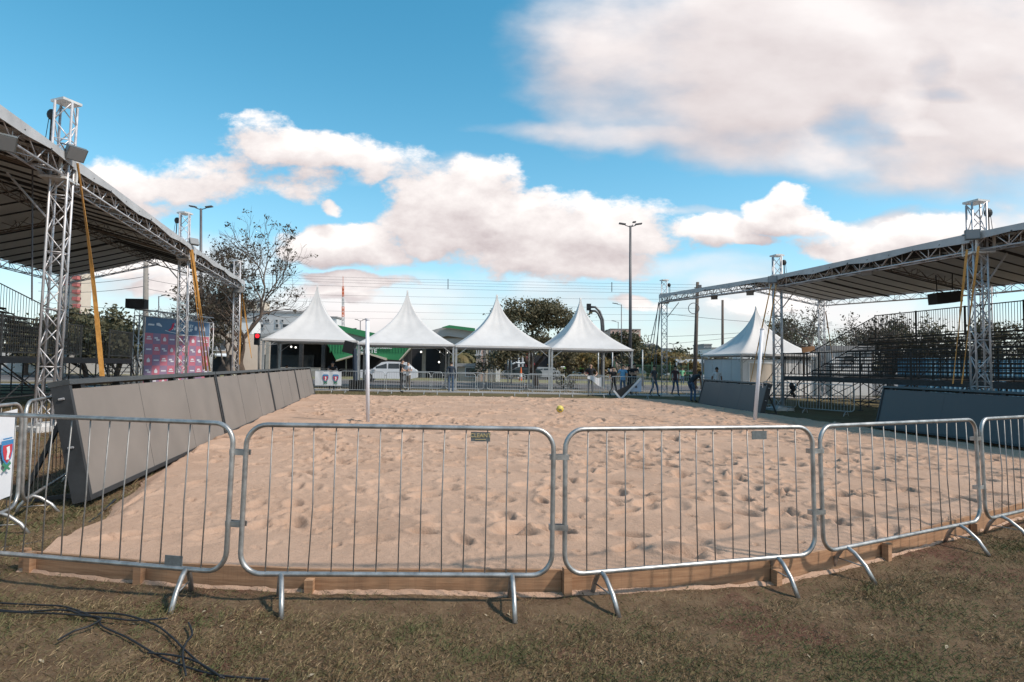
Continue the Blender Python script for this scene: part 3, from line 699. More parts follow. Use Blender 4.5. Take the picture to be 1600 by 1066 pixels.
def flood(pos, aim, label, group, s=.38):
    pos = Vector(pos); r = thing('floodlight', label, 'floodlight', tuple(pos), group)
    a_ = Vector(aim).normalized(); q = a_.to_track_quat('Z', 'Y').to_matrix()
    mb = MB().box(pos, (s, s*.8, .10), q); mb.box(pos-a_*.09, (s*.5, s*.4, .09), q); part('housing', mb, 'plate_grey', r)
    mb = MB().box(pos+a_*.053, (s*.88, s*.7, .006), q); part('lens', mb, 'flood_glass', r)
    mb = MB(); x_ = q @ Vector((1, 0, 0)); mb.tube([pos+x_*s*.53, pos+x_*s*.53-a_*.22+Vector((0, 0, .06)), pos-x_*s*.53-a_*.22+Vector((0, 0, .06)), pos-x_*s*.53], .012, 5); part('bracket', mb, 'dark_steel', r)
    return r
def strap(p, q, label, group, wd=.06, sag=.0):
    p = Vector(p); q = Vector(q); mb = MB(); n = 12; d = (q-p).normalized(); s_ = Vector((1, 0, 0))
    vs = []; 
    for i in range(n+1):
        u = i/n; c_ = p.lerp(q, u) + Vector((sag*math.sin(PI*u), 0, 0)); tw = .5+.5*math.cos(u*5+p.x)
        ww = wd*(.45+.55*tw); yy = wd*.4*math.sin(u*5+p.x)
        for sx, sy in ((-1, 0), (1, 0), (1, 1), (-1, 1)): vs.append(c_+Vector((sx*ww/2, sx*yy/2+sy*.006, 0)))
    fs = []
    for i in range(n):
        for k in range(4): fs.append((i*4+k, i*4+(k+1) % 4, i*4+4+(k+1) % 4, i*4+4+k))
    fs += [(3, 2, 1, 0), (n*4, n*4+1, n*4+2, n*4+3)]
    mb.add(vs, fs); return solo('ratchet_strap', mb, 'strap', label, 'strap', tuple(q), group)

gt = 'truss towers of the left roof'; gt2 = 'truss towers of the right roof'
def base_at(px, Y_): p = gp(px, Y_); return p
TL = [Vector((-7.0, 2.9, 0)), base_at(76, 12.0), base_at(284, 21.5), base_at(368, 31.0)]
TL[0].z = gz(TL[0].x)
TLt = [Vector((-7.0, 2.9, 7.0)), at(104, 163, 12.0), at(289, 335, 21.5), at(371, 409, 31.0)]
TR = [Vector((13.6, 4.8, gz(13.6))), base_at(1533, 14.3), base_at(1216, 22.95), base_at(1038, 32.9)]
TRt = [Vector((13.6, 4.8, 6.0)), at(1525, 318, 14.3), at(1214, 401, 22.95), at(1038, 439, 32.9)]
labL = ['tall truss tower beyond the left edge near the camera', 'tallest looking truss tower at the left, beside the first screen', 'middle truss tower of the left roof, in front of the press wall', 'farthest truss tower of the left roof, in front of the bare tree']
labR = ['truss tower beyond the right edge near the camera', 'truss tower rising behind the large right screen', 'middle truss tower of the right roof, behind the leaning net post', 'farthest truss tower of the right roof, by the standing men']
for i in range(4):
    tower(TL[i], TLt[i], labL[i], gt, -1); tower(TR[i], TRt[i], labR[i], gt2, 1)
# back row
def roof(Tb, beam_z, perp, Wd, ridge_dz, back_dz, label, nearside, labb, grpb, side):
    perp = Vector(perp).normalized()
    pts = []
    for i, tb in enumerate(Tb): pts.append(Vector((tb.x, tb.y, beam_z[i])))
    dfar = (pts[-1]-pts[-2]).normalized()
    ext = [pts[0]-(pts[1]-pts[0]).normalized()*.3] + pts[1:-1] + [pts[-1]+dfar*.15]
    EH = .20
    r = thing('stand_roof', label, 'roof', (pts[1].x, pts[1].y, gz(pts[1].x)))
    off = perp*0.0
    E0 = [p+Vector((0, 0, EH))-perp*.28 for p in ext]; E1 = [p+perp*Wd/2+Vector((0, 0, ridge_dz+EH)) for p in ext]; E2 = [p+perp*Wd+Vector((0, 0, back_dz+EH)) for p in ext]
    # canopy: two slopes with slight sag between trusses
    mb = MB(); nseg = 14; rowsP = []
    for k in range(len(ext)-1):
        for j in range(nseg + (1 if k == len(ext)-2 else 0)):
            u = j/nseg; sag = -.06*math.sin(PI*((j % 2)))-.05*math.sin(PI*u)
            row = []
            for (A_, B_) in ((E0, E1), (E1, E2)):
                for q in range(4):
                    v = q/4; p = A_[k].lerp(A_[k+1], u).lerp(B_[k].lerp(B_[k+1], u), v); row.append(p+Vector((0, 0, -.05*math.sin(PI*v)*(1+.6*math.sin(j*2.1+k)))))
            row.append(E2[k].lerp(E2[k+1], u)); rowsP.append(row)
    n = len(rowsP[0]); vs = [p for rr in rowsP for p in rr]; m_ = len(vs); vs += [p+Vector((0, 0, .025)) for p in vs]
    fs = []
    for i in range(len(rowsP)-1):
        for j in range(n-1):
            a_ = i*n+j; fs.append((a_, a_+1, a_+n+1, a_+n)); a_ += m_; fs.append((a_, a_+n, a_+n+1, a_+1))
    mb.add(vs, fs); part('canopy', mb, 'roof_cloth', r, smooth=True)
    # rolled edge of the cloth over the front beam
    mb = MB()
    for k in range(len(ext)-1):
        for j in range(10):
            u0, u1 = j/10, (j+1)/10; a_ = E0[k].lerp(E0[k+1], u0); b_ = E0[k].lerp(E0[k+1], u1)
            dz = .16+.05*math.sin(j*1.9+k); dz1 = .16+.05*math.sin((j+1)*1.9+k)
            mb.prism([a_+Vector((0, 0, .03)), b_+Vector((0, 0, .03)), b_+Vector((0, 0, -dz1)), a_+Vector((0, 0, -dz))], perp*.02)
    part('cloth_edge', mb, 'roof_edge', r)
    for k in range(len(ext)-1):
        mb = truss(MB(), ext[k], ext[k+1], .34, .40, .42, .025, .013); mb.smooth = True; part('front_truss', mb, 'alu', r)
        mb = truss(MB(), ext[k]+perp*Wd+Vector((0, 0, back_dz)), ext[k+1]+perp*Wd+Vector((0, 0, back_dz)), .3, .32, .5, .022, .012); mb.smooth = True; part('back_truss', mb, 'alu', r)
        mb = truss(MB(), ext[k]+perp*Wd*.5+Vector((0, 0, ridge_dz)), ext[k+1]+perp*Wd*.5+Vector((0, 0, ridge_dz)), .28, .3, .6, .02, .011); mb.smooth = True; part('ridge_truss', mb, 'rust_steel', r)
        for j in range(1, 10):
            u = j/10
            for (A_, B_) in ((E0, E1), (E1, E2)):
                a_ = A_[k].lerp(A_[k+1], u); b_ = B_[k].lerp(B_[k+1], u); dz = Vector((0, 0, -.11))
                mb = MB().tube([a_+dz, (a_+b_)/2+dz+Vector((0, 0, -.02)), b_+dz], .028 if j % 5 else .05, 6); part('purlin', mb, 'dark_steel', r)
    for k in range(len(ext)):
        mb = truss(MB(), ext[k]+Vector((0, 0, .02)), ext[k]+perp*Wd/2+Vector((0, 0, ridge_dz+.02)), .26, .32, .45, .022, .012)
        truss(mb, ext[k]+perp*Wd/2+Vector((0, 0, ridge_dz+.02)), ext[k]+perp*Wd+Vector((0, 0, back_dz+.02)), .26, .32, .45, .022, .012); mb.smooth = True
        part('gable_truss', mb, 'alu' if k == len(ext)-1 else 'rust_steel', r)
    # sleeve blocks where the beams ride on the towers, short knee braces
    for k in range(1, len(ext)):
        p = pts[k]; mb = MB(); 
        for dz in (-.26, .26):
            mb.box(p+Vector((0, 0, dz)), (.50, .50, .05), Matrix.Rotation(.25*side*-1, 3, 'Z'))
        for sx in (-1, 1):
            for sy in (-1, 1): mb.box(p+Vector((sx*.215, sy*.215, 0)), (.045, .045, .5))
        part('sleeve_block', mb, 'alu_white', r)
        if k < len(ext):
            mb = MB().tube([p+Vector((0, 0, -1.1))+perp*.15, p+perp*.9+Vector((0, 0, -.2))], .022, 6); part('knee_brace', mb, 'alu', r)
    # back towers
    for k in range(1, len(ext)):
        p = pts[k]+perp*Wd; tower((p.x, p.y, gz(p.x)), (p.x, p.y, p.z+back_dz+.9), labb[k-1], grpb, side)
    return r, pts, perp
zL = [5.45, 5.58, 5.60, 5.68]; zR = [4.55, 4.76, 5.03, 5.52]
RL = roof(TL, zL, (-.963, -.27, 0), 8.0, 1.05, -.15, 'open gable canopy on trusses over the left grandstand', True, ['back tower of the left roof, nearest one', 'back tower of the left roof, middle one', 'back tower of the left roof, farthest one'], 'back towers of the left roof', -1)
RR = roof(TR, zR, (.975, .22, 0), 10.5, .95, .12, 'open gable canopy on trusses over the right grandstand', True, ['back tower of the right roof, nearest one', 'back tower of the right roof seen above the blue container', 'back tower of the right roof, farthest one by the orange sign'], 'back towers of the right roof', 1)
# floodlights
gfl = 'floodlights under the front trusses'
flood(at(118, 240, 11.8), (.75, -.35, -.55), 'large floodlight bolted high on the left tallest tower', gfl, .36)
flood(at(5, 222, 9.6), (.6, -.5, -.5), 'floodlight at the left photo edge under the roof truss', gfl, .34)
flood(at(176, 328, 15.2), (.5, -.6, -.6), 'small floodlight under the left truss right of the tallest tower', gfl, .28)
flood(at(222, 354, 17.4), (.5, -.6, -.6), 'small floodlight halfway between the first two left towers', gfl, .28)
flood(at(303, 378, 21.2), (.6, -.4, .3), 'floodlight on the middle left tower', gfl, .32)
flood(at(373, 452, 30.6), (.3, -.8, .1), 'pale box floodlight on the farthest left tower', gfl, .5)
flood(at(1519, 367, 14.0), (-.4, -.8, .1), 'floodlight on the tower behind the large right screen', gfl, .30)
flood(at(1354, 424, 18.1), (-.5, -.6, -.4), 'small floodlight under the middle of the right truss', gfl, .32)
flood(at(1207, 437, 22.6), (-.4, -.8, .1), 'floodlight on the middle right tower', gfl, .33)
flood(at(1172, 457, 24.8), (-.3, -.7, -.5), 'dark floodlight hanging right next to the middle right tower', gfl, .3)
flood(at(1116, 464, 27.8), (-.3, -.7, -.5), 'dark floodlight hanging under the far right truss', gfl, .3)
gst = 'orange tie down straps of the roof towers'
strap(at(120, 255, 11.7), at(158, 588, 12.2), 'orange strap hanging from the left tallest tower', gst, .085, .06)
strap(at(122, 255, 11.75), at(162, 588, 12.3), 'second orange strap behind the first at the left tallest tower', gst, .05, .03)
strap(at(298, 390, 21.1), at(322, 580, 21.5), 'thick orange strap falling right of the middle left tower', gst, .10, .03)
strap(at(300, 390, 21.1), at(328, 580, 21.4), 'outer orange strap right of the middle left tower', gst, .08, .0)
strap(at(298, 395, 21.2), at(318, 578, 21.6), 'inner orange strap at the middle left tower', gst, .06, .0)
strap(at(376, 440, 30.6), at(393, 560, 30.8), 'faint orange strap at the farthest left tower', gst, .07, .0)
strap(at(378, 455, 30.8), at(374, 570, 30.9), 'brown orange strap in front of the tree trunk', gst, .09, .0)
strap(at(1511, 390, 13.9), at(1489, 600, 14.0), 'orange strap left of the tower behind the large right screen', gst, .055, 0)
strap(at(1529, 385, 13.8), at(1503, 600, 14.0), 'orange strap crossing the tower behind the large right screen', gst, .055, 0)
strap(at(1205, 445, 22.4), at(1172, 600, 22.6), 'thin tan strap left of the middle right tower', gst, .05, 0)
strap(at(1213, 445, 22.4), at(1187, 600, 22.6), 'tan strap crossing behind the leaning net post', gst, .05, 0)
strap(at(1290, 487, 31), at(1301, 560, 31.2), 'reddish strap by the farthest right back tower', gst, .06, 0)
for i, (a_, b_) in enumerate([((1029, 472), (1018, 560)), ((1031, 472), (1025, 575)), ((1034, 470), (1022, 570)), ((1030, 474), (1014, 545))]):
    mb = MB().tube([at(*a_, 32.7), at(*b_, 32.0)], .022, 5); solo('guy_rope', mb, 'wire', ['leftmost hanging', 'second hanging', 'third hanging', 'shortest hanging'][i]+' dark guy rope at the farthest right tower', 'rope', tuple(at(*b_, 32.0)), 'guy ropes of the farthest right tower')
mb = MB().tube([at(51, 255, 12.6), at(50, 470, 12.8)], .018, 5); solo('hanging_cable', mb, 'wire', 'thin cable hanging from the left roof beside the tallest tower', 'cable', tuple(at(50, 470, 12.8)))
# line array speakers
r = thing('line_array', 'black loudspeaker cluster hanging under the right roof', 'loudspeaker', tuple(at(1473, 468, 21.5)))
for k, (px, py) in enumerate([(1462, 464), (1472, 463), (1482, 462), (1491, 461)]):
    c_ = at(px, py+3, 21.6+k*.1); mb = MB().box(c_, (.24, .5, .42), Matrix.Rotation(-.1, 3, 'Y')); part('cabinet', mb, 'black', r)
part('hanging_bar', MB().tube([at(1464, 455, 21.6), at(1462, 430, 21.6)], .02, 5), 'black', r); part('hanging_bar', MB().tube([at(1488, 453, 21.8), at(1488, 428, 21.8)], .02, 5), 'black', r)
r = thing('roof_loudspeaker', 'dark stage loudspeaker hung near the top of the press wall', 'loudspeaker', tuple(at(212, 478, 26.3)))
mb = MB().box(at(214, 475, 25.6), (.75, .45, .42)); part('cabinet', mb, 'black', r)
mb = MB().box(at(214, 475, 25.37), (.66, .01, .34)); part('grille', mb, 'dark_steel', r)

# ------------------------------------------------------------------ grandstands
def stand(front_far, dvec, pvec, length, deck_z, rows, rise, run, label, rail_m, frame_m, plank_m, side, gap=None):
    d = Vector(dvec).normalized(); p = Vector(pvec).normalized(); F = Vector(front_far); g0 = gz(F.x)
    r = thing('grandstand', label, 'grandstand', (F.x, F.y, g0))
    P = lambda l, w_, z: Vector((F.x, F.y, 0)) - d*l + p*w_ + Vector((0, 0, g0+z))
    nb = int(length/2.4)
    R = Matrix((d, p, Vector((0, 0, 1)))).transposed()
    def plank(l0, l1, w0, w1, z, th=.05):
        return MB().prism([P(l0, w0, z-th), P(l1, w0, z-th), P(l1, w1, z-th), P(l0, w1, z-th)], (0, 0, th))
    part('walkway', plank(0, length, 0, 1.3, deck_z), plank_m, r)
    mb = MB().bar(P(0, -.02, deck_z-.12), P(length, -.02, deck_z-.12), .05, .16); part('walkway_beam', mb, frame_m, r)
    for k in range(rows):
        z = deck_z + rise*(k+1); w0 = 1.3+run*k
        part('seat_row', plank(0, length, w0+.28, w0+.58, z), plank_m, r)
        part('foot_row', plank(0, length, w0-.02, w0+.24, z-rise*.55, .03), plank_m, r)
        mb = MB()
        for l in np.arange(0, length+.01, .6): mb.tube([P(l, w0+.3, z-rise), P(l, w0+.3, z-.05)], .018, 4, caps=False); mb.tube([P(l, w0+.3, z-.06), P(l, w0+.3+run, z-.06)], .018, 4, caps=False)
        mb.tube([P(0, w0+.35, z-.16), P(length, w0+.35, z-.16)], .022, 4); mb.tube([P(0, w0+.35, z-.27), P(length, w0+.35, z-.27)], .018, 4); mb.tube([P(0, w0+.6, z-.22), P(length, w0+.6, z-.22)], .018, 4)
        part('row_frame', mb, frame_m, r)
    topz = deck_z+rise*rows; backw = 1.3+run*rows
    def rail(a_, b_, h=1.1, n=None, nm='guardrail'):
        Lr = (b_-a_).length; n = n or int(Lr/.11); mb = MB(); up = Vector((0, 0, h))
        mb.tube([a_+up, b_+up], .024, 5); mb.tube([a_+Vector((0, 0, .10)), b_+Vector((0, 0, .10))], .02, 5)
        mb.tube([a_, a_+up+Vector((0, 0, .04))], .03, 5); mb.tube([b_, b_+up+Vector((0, 0, .04))], .03, 5)
        for i in range(1, n): q = a_.lerp(b_, i/n); mb.tube([q+Vector((0, 0, .1)), q+up], .010, 4, caps=False)
        part(nm, mb, rail_m, r)
    for k in range(nb):
        l0 = k*2.4; l1 = l0+2.36
        if gap and gap[0] <= k < gap[1]: continue
        rail(P(l0, .02, deck_z), P(l1, .02, deck_z))
    for k in range(nb): rail(P(k*2.4, backw, topz), P(k*2.4+2.36, backw, topz), 1.15)
    # sloping side rail at the far end
    rail(P(0, 0, deck_z), P(0, 1.3, deck_z)); rail(P(0, 1.32, deck_z), P(0, backw, topz))
    # scaffold frames under the deck
    for k in range(nb+1):
        l = min(k*2.4, length); mb = MB(); ws = [0, 1.3] + [1.3+run*j for j in range(2, rows+1, 2)]
        for w_ in ws:
            zt = deck_z if w_ <= 1.3 else deck_z+rise*(w_-1.3)/run
            mb.tube([P(l, w_, -.02), P(l, w_, zt)], .028, 5); mb.box(P(l, w_, .0), (.16, .16, .04))
        mb.tube([P(l, 0, .35), P(l, ws[-1], .35)], .022, 5); mb.tube([P(l, 0, .35), P(l, 1.3, deck_z-.1)], .018, 5)
        mb.tube([P(l, 1.3, .35), P(l, ws[-1], topz-.3)], .018, 5); mb.tube([P(l, 1.3, deck_z), P(l, ws[-1], deck_z)], .02, 5)
        part('scaffold_frame', mb, frame_m, r)
    for k in range(nb):
        l0 = k*2.4; l1 = min(l0+2.4, length); mb = MB().tube([P(l0, 0, .2), P(l0, backw, .3)], .016, 4)
        mb.tube([P(l0, 0, .2), P(l1, 0, deck_z-.15)], .018, 5); mb.tube([P(l1, 0, .2), P(l0, 0, deck_z-.15)], .018, 5); mb.tube([P(l0, 0, .35), P(l1, 0, .35)], .02, 5)
        mb.tube([P(l0, backw, .3), P(l1, backw, topz)], .018, 5); mb.tube([P(l0, backw, 1.3), P(l1, backw, 1.3)], .02, 5); mb.tube([P(l0, backw, 2.3), P(l1, backw, 2.3)], .02, 5)
        part('cross_brace', mb, frame_m, r)
    return r, P
SLg, PL = stand((-16.3, 24.7), (-.27, .963, 0), (-.963, -.27, 0), 21.6, 1.5, 6, .40, .74, 'steel grandstand with brown walkway and railings on the left', 'rust_steel', 'dark_steel', 'deck_wood', -1, gap=(1, 2))
SRg, PR = stand((13.4, 28.4), (-.19, .98, 0), (.98, .19, 0), 19.2, 1.32, 6, .33, .66, 'dark steel grandstand behind the right screens', 'stand_dark', 'stand_dark', 'stand_dark', 1)
# stairs at the walkway ends
def stairs(P, l, w0, z1, label, side, m):
    base = P(l, w0, 0); r = thing('access_stairs', label, 'stairs', tuple(base)); n = 7
    for i in range(n):
        z = z1*(i+1)/(n+1); l_ = l - 1.5*(1-(i+1)/(n+1)); mb = MB().prism([P(l_, w0, z), P(l_+.24, w0, z), P(l_+.24, w0+1.0, z), P(l_, w0+1.0, z)], (0, 0, .03)); part('step', mb, m, r)
    for w_ in (w0, w0+1.0):
        mb = MB(); a_ = P(l-1.5, w_, 0); b_ = P(l, w_, z1); up = Vector((0, 0, 1.0)); mb.tube([a_, b_], .03, 5); mb.tube([a_+up, b_+up], .02, 5)
        for i in range(6): q = a_.lerp(b_, i/5); mb.tube([q, q+up], .014, 4)
        part('stair_rail', mb, m, r)
stairs(PL, -.02, .1, 1.45, 'dark access stairs at the far end of the left grandstand', -1, 'dark_steel')
stairs(PR, -.02, .1, 1.28, 'black access stairs at the far end of the right grandstand', 1, 'stand_dark')

# ------------------------------------------------------------------ press wall
a_ = at(209, 600, 26.0); b_ = at(327, 600, 30.4); WL = Vector((a_.x, a_.y, gz(a_.x))); WR = Vector((b_.x, b_.y, gz(b_.x)))
d = Vector((WR.x-WL.x, WR.y-WL.y, 0)); Wn = d.length; d.normalize(); up = Vector((0, 0, 1)); nd = Vector((d.y, -d.x, 0))
r = thing('press_wall', 'sponsor backdrop in a truss frame, blue band above pink checks', 'backdrop', tuple(WL))
for k, p in ((0, WL+d*.15), (1, WR-d*.15)):
    mb = truss(MB(), p, p+up*3.45, .28, .28, .36, .025, .013, up=nd); mb.smooth = True; part('side_truss', mb, 'alu', r)
mb = truss(MB(), WL+up*3.6+d*.02, WR+up*3.6-d*.02, .28, .28, .36, .025, .013); mb.smooth = True; part('top_truss', mb, 'alu', r)
PW = lambda u, z, k=0: WL + d*(.32+(Wn-.64)*u) + up*z + nd*(.17+.004*k)
def pwq(u0, u1, z0, z1, k, m, nm, th=.003): mb = MB().prism([PW(u0, z0, k), PW(u1, z0, k), PW(u1, z1, k), PW(u0, z1, k)], nd*th); part(nm, mb, m, r)
pwq(0, 1, .05, 2.75, 0, 'cell_pink', 'printed_sheet'); pwq(0, 1, 2.70, 3.42, 1, 'band_blue', 'blue_band')
mbc = MB(); mbi = MB(); nc = 9; rs = .50
for i in range(nc):
    for j in range(6):
        z1_ = 2.70-rs*j; z0_ = z1_-rs; u0 = i/nc; u1 = (i+1)/nc
        if z0_ < .05: z0_ = .06
        if (i+j) % 2: mbc.prism([PW(u0, z0_, 1), PW(u1, z0_, 1), PW(u1, z1_, 1), PW(u0, z1_, 1)], nd*.002)
        um = (u0+u1)/2; zm = (z1_+z0_)/2; wq = .036; typ = (i*3+j*5) % 4
        if typ == 0:
            mbi.prism([PW(um-wq, zm-.05, 3), PW(um+wq, zm-.05, 3), PW(um+wq, zm+.00, 3), PW(um-wq, zm+.0, 3)], nd*.002)
            mbi.prism([PW(um-.025, zm+.03, 3), PW(um+.03, zm+.05, 3), PW(um+.01, zm+.11, 3), PW(um-.028, zm+.09, 3)], nd*.002)
        elif typ == 1: mbi.prism([PW(um-wq, zm-.03, 3), PW(um+wq, zm-.03, 3), PW(um+wq, zm+.03, 3), PW(um-wq, zm+.03, 3)], nd*.002)
        elif typ == 2: mbi.prism([PW(um-.02, zm-.10, 3), PW(um+.02, zm-.10, 3), PW(um+.024, zm, 3), PW(um, zm+.12, 3), PW(um-.024, zm, 3)], nd*.002)
        else:
            mbi.prism([PW(um-wq, zm+.0, 3), PW(um+.01, zm+.0, 3), PW(um+.01, zm+.07, 3), PW(um-wq, zm+.07, 3)], nd*.002); mbi.prism([PW(um-.01, zm-.08, 3), PW(um+wq, zm-.08, 3), PW(um+wq, zm-.02, 3), PW(um-.01, zm-.02, 3)], nd*.002)
part('check_cells', mbc, 'cell_mauve', r); part('sponsor_marks', mbi, 'ink_pale', r)
part('title_lettering', text_mb('FOOTVOLLEY', .20, PW(.56, 3.17, 3), d, up, .002), 'letter_white', r)
part('title_lettering', text_mb('WORLD CUP', .22, PW(.54, 2.97, 3), d, up, .002), 'letter_white', r)
mb = MB().prism([PW(.34, 2.84, 3), PW(.40, 2.98, 3), PW(.42, 3.28, 3), PW(.385, 3.22, 3), PW(.37, 3.02, 3), PW(.33, 2.90, 3)], nd*.003); part('red_emblem', mb, 'ink_red', r)
mb = MB(); mb.prism([PW(.03, 3.05, 3), PW(.12, 3.05, 3), PW(.12, 3.13, 3), PW(.04, 3.13, 3)], nd*.002); mb.prism([PW(.15, 3.08, 3), PW(.23, 3.02, 3), PW(.23, 3.08, 3), PW(.19, 3.2, 3), PW(.15, 3.18, 3)], nd*.002)
for u in (.76, .83, .90): mb.prism([PW(u-.018, 2.98, 3), PW(u+.018, 2.98, 3), PW(u+.022, 3.12, 3), PW(u, 3.22, 3), PW(u-.02, 3.12, 3)], nd*.002)
part('small_logos', mb, 'ink_pale', r)
mb = MB()
for i in range(12):
    u0, u1 = .28+.06*i, .28+.06*(i+1); f_ = lambda u: 2.86-.16*min(1, max(0, (u-.28)/.35))**.6
    mb.prism([PW(u0, f_(u0), 3), PW(u1, f_(u1), 3), PW(u1, f_(u1)+.025, 3), PW(u0, f_(u0)+.025, 3)], nd*.002)
part('white_swoosh', mb, 'ink_pale', r)

# ------------------------------------------------------------------ tents
def tent_canopy(corners, tipz, eave_pts_z, n=16, m_=22):
    c_ = sum(corners, Vector())/4; mb = MB(); ring = []
    for k in range(4):
        for j in range(n):
            u = j/n; p = corners[k].lerp(corners[(k+1) % 4], u); ring.append((p, u, k))
    R = len(ring); vs = []
    for i in range(m_+1):
        t = i/m_; rr = .72*(1-t)**2.6+.28*(1-t); rr = max(rr, .018)
        for (p, u, k) in ring:
            q = p-c_; mid = math.sin(PI*u); dr = 1 - .05*mid*(1-t)*(t > 0) - .10*mid*min(1, 4*t)*(1-t)
            z = c_.z + (tipz-c_.z)*t - .05*mid*(1-t)**4*0
            wr = 1+.012*math.sin(7*u*PI+k*2)*math.sin(PI*t)
            vs.append(Vector((c_.x+q.x*rr*dr*wr, c_.y+q.y*rr*dr*wr, z+ (q.z*rr))))
    fs = []
    for i in range(m_):
        for k in range(R): k2 = (k+1) % R; fs.append((i*R+k, i*R+k2, (i+1)*R+k2, (i+1)*R+k))
    fs.append(tuple(m_*R+k for k in range(R)))
    mb.add(vs, fs); return mb
def tent(fl, fr, label, group, depth=5.4, tipz=6.2, legs=(1, 1, 1, 1), eave=2.62):
    fl = Vector(fl); fr = Vector(fr); d = (fr-fl).normalized(); b_ = Vector((-d.y, d.x, 0))
    g0 = gz((fl.x+fr.x)/2)
    r = thing('peaked_tent', label, 'tent', ((fl.x+fr.x)/2, (fl.y+fr.y)/2, g0), group)
    cs_ = [Vector((q.x, q.y, g0+eave)) for q in (fl, fr, fr+b_*depth, fl+b_*depth)]
    mb = tent_canopy(cs_, g0+tipz, None); part('canopy', mb, 'tent_cloth', r, smooth=True)
    mb = MB()
    for k in range(4):
        a_, b2 = cs_[k], cs_[(k+1) % 4]; nn = (b2-a_).normalized(); mb.bar(a_+Vector((0, 0, -.04)), b2+Vector((0, 0, -.04)), .06, .08)
    part('eave_frame', mb, 'galv_far', r)
    mb = MB()
    for k in range(4):
        a_, b2 = cs_[k], cs_[(k+1) % 4]; o_ = Vector(((b2-a_).y, -(b2-a_).x, 0)).normalized()*.04
        mb.prism([a_+o_+Vector((0, 0, .015)), b2+o_+Vector((0, 0, .015)), b2+o_+Vector((0, 0, -.10)), a_+o_+Vector((0, 0, -.10))], o_*.2)
    part('valance', mb, 'tent_cloth', r)
    for k in range(4):
        c_ = cs_[k]; inn = (sum(cs_, Vector())/4-c_); inn.z = 0; inn.normalize()
        p = c_+inn*.08; mb = MB().box((p.x, p.y, (g0+c_.z-.08)/2+g0/2), (.11, .11, c_.z-.08-g0)); mb.box((p.x, p.y, g0+.03), (.28, .28, .04)); part('leg', mb, 'galv_far', r)
        for q in (cs_[(k+1) % 4], cs_[k-1]):
            dd = (q-c_).normalized(); mb = MB().tube([p+Vector((0, 0, -.65)), c_+dd*.75+Vector((0, 0, -.1))], .02, 5); part('corner_brace', mb, 'galv_far', r)
    return r, cs_
ex = [at(409, 533, 32.5), at(558, 541, 33.6), at(711, 545, 34.7), at(861, 547, 35.8), at(990, 548, 36.8)]
tipsz = [6.28, 6.25, 6.25, 6.25]
tlab = ['white peaked tent at the left, before the dark terminal hall', 'white peaked tent second from the left, above the white car', 'white peaked tent third from the left', 'white peaked tent fourth from the left, beside the curved traffic mast']
for i in range(4):
    a_ = ex[i].copy(); b_ = ex[i+1].copy(); d = (b_-a_).normalized()
    tent(a_+d*.03, b_-d*.03, tlab[i], 'white peaked tents behind the court', depth=(b_-a_).length, tipz=tipsz[i]-gz(a_.x)*0, eave=2.70 + (.02 if i else .1))
fl = at(1158, 555, 36.2); dd = Vector((math.cos(.15), math.sin(.15), 0))
T5r, cs5 = tent(fl, fl+dd*5.3, 'white peaked tent over the white cabin, standing apart at the right', 'white peaked tents behind the court', depth=5.3, tipz=5.95, eave=2.62)
# cabin under it
r = thing('cabin', 'white panel cabin under the separate right tent', 'cabin', (cs5[0].x, cs5[0].y, gz(cs5[0].x)))
g0 = gz(cs5[0].x); ins = .18
bv = Vector((-dd.y, dd.x, 0)); o0 = Vector((cs5[0].x, cs5[0].y, g0))+dd*ins+bv*ins
for k in range(4):
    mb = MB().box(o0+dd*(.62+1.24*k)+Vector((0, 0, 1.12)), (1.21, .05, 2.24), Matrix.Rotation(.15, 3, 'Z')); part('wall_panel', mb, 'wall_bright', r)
    mb = MB().box(o0+bv*(.65+1.24*k)+Vector((0, 0, 1.12)), (.05, 1.21, 2.24), Matrix.Rotation(.15, 3, 'Z')); part('wall_panel', mb, 'wall_white', r)  # side wall in a duller white, its shade put into the colour
mb = MB().box(o0+dd*2.5+bv*2.5+Vector((0, 0, 2.27)), (5.1, 5.1, .05), Matrix.Rotation(.15, 3, 'Z')); part('cabin_roof', mb, 'wall_grey', r)
fr_ = MB(); cc = o0+dd*1.25-bv*.04+Vector((0, 0, 1.35)); Rz = Matrix.Rotation(.15, 3, 'Z')
for (dx, dz, sx_, sz_) in ((0, .7, 1.7, .07), (0, -.7, 1.7, .07), (-.82, 0, .07, 1.4), (.82, 0, .07, 1.4)): fr_.box(cc+dd*dx+Vector((0, 0, dz)), (sx_, .05, sz_), Rz)
wn = part('window_frame', fr_, 'letter_white', r); part('shutter', MB().box(cc+bv*.012, (1.6, .02, 1.34), Rz), 'wall_cream', wn)

# PA tower at the tent legs
r = thing('pa_speaker', 'black loudspeaker on a stand between the two left tents', 'loudspeaker', tuple(gp(553, 31.0)))
mb = MB().box(at(546, 543, 31), (.55, .45, .62), Matrix.Rotation(.25, 3, 'Y')); part('top_cabinet', mb, 'black', r)
mb = MB().tube([at(554, 545, 31), Vector((gp(556, 31).x, 31, gz(-8)+.4))], .12, 8); part('covered_mast', mb, 'c_navy', r)
for px in (553, 565):
    q = gp(px, 31.0); mb = MB().box((q.x, q.y, q.z+.30), (.36, .45, .60)); part('sub_cabinet', mb, 'black', r)

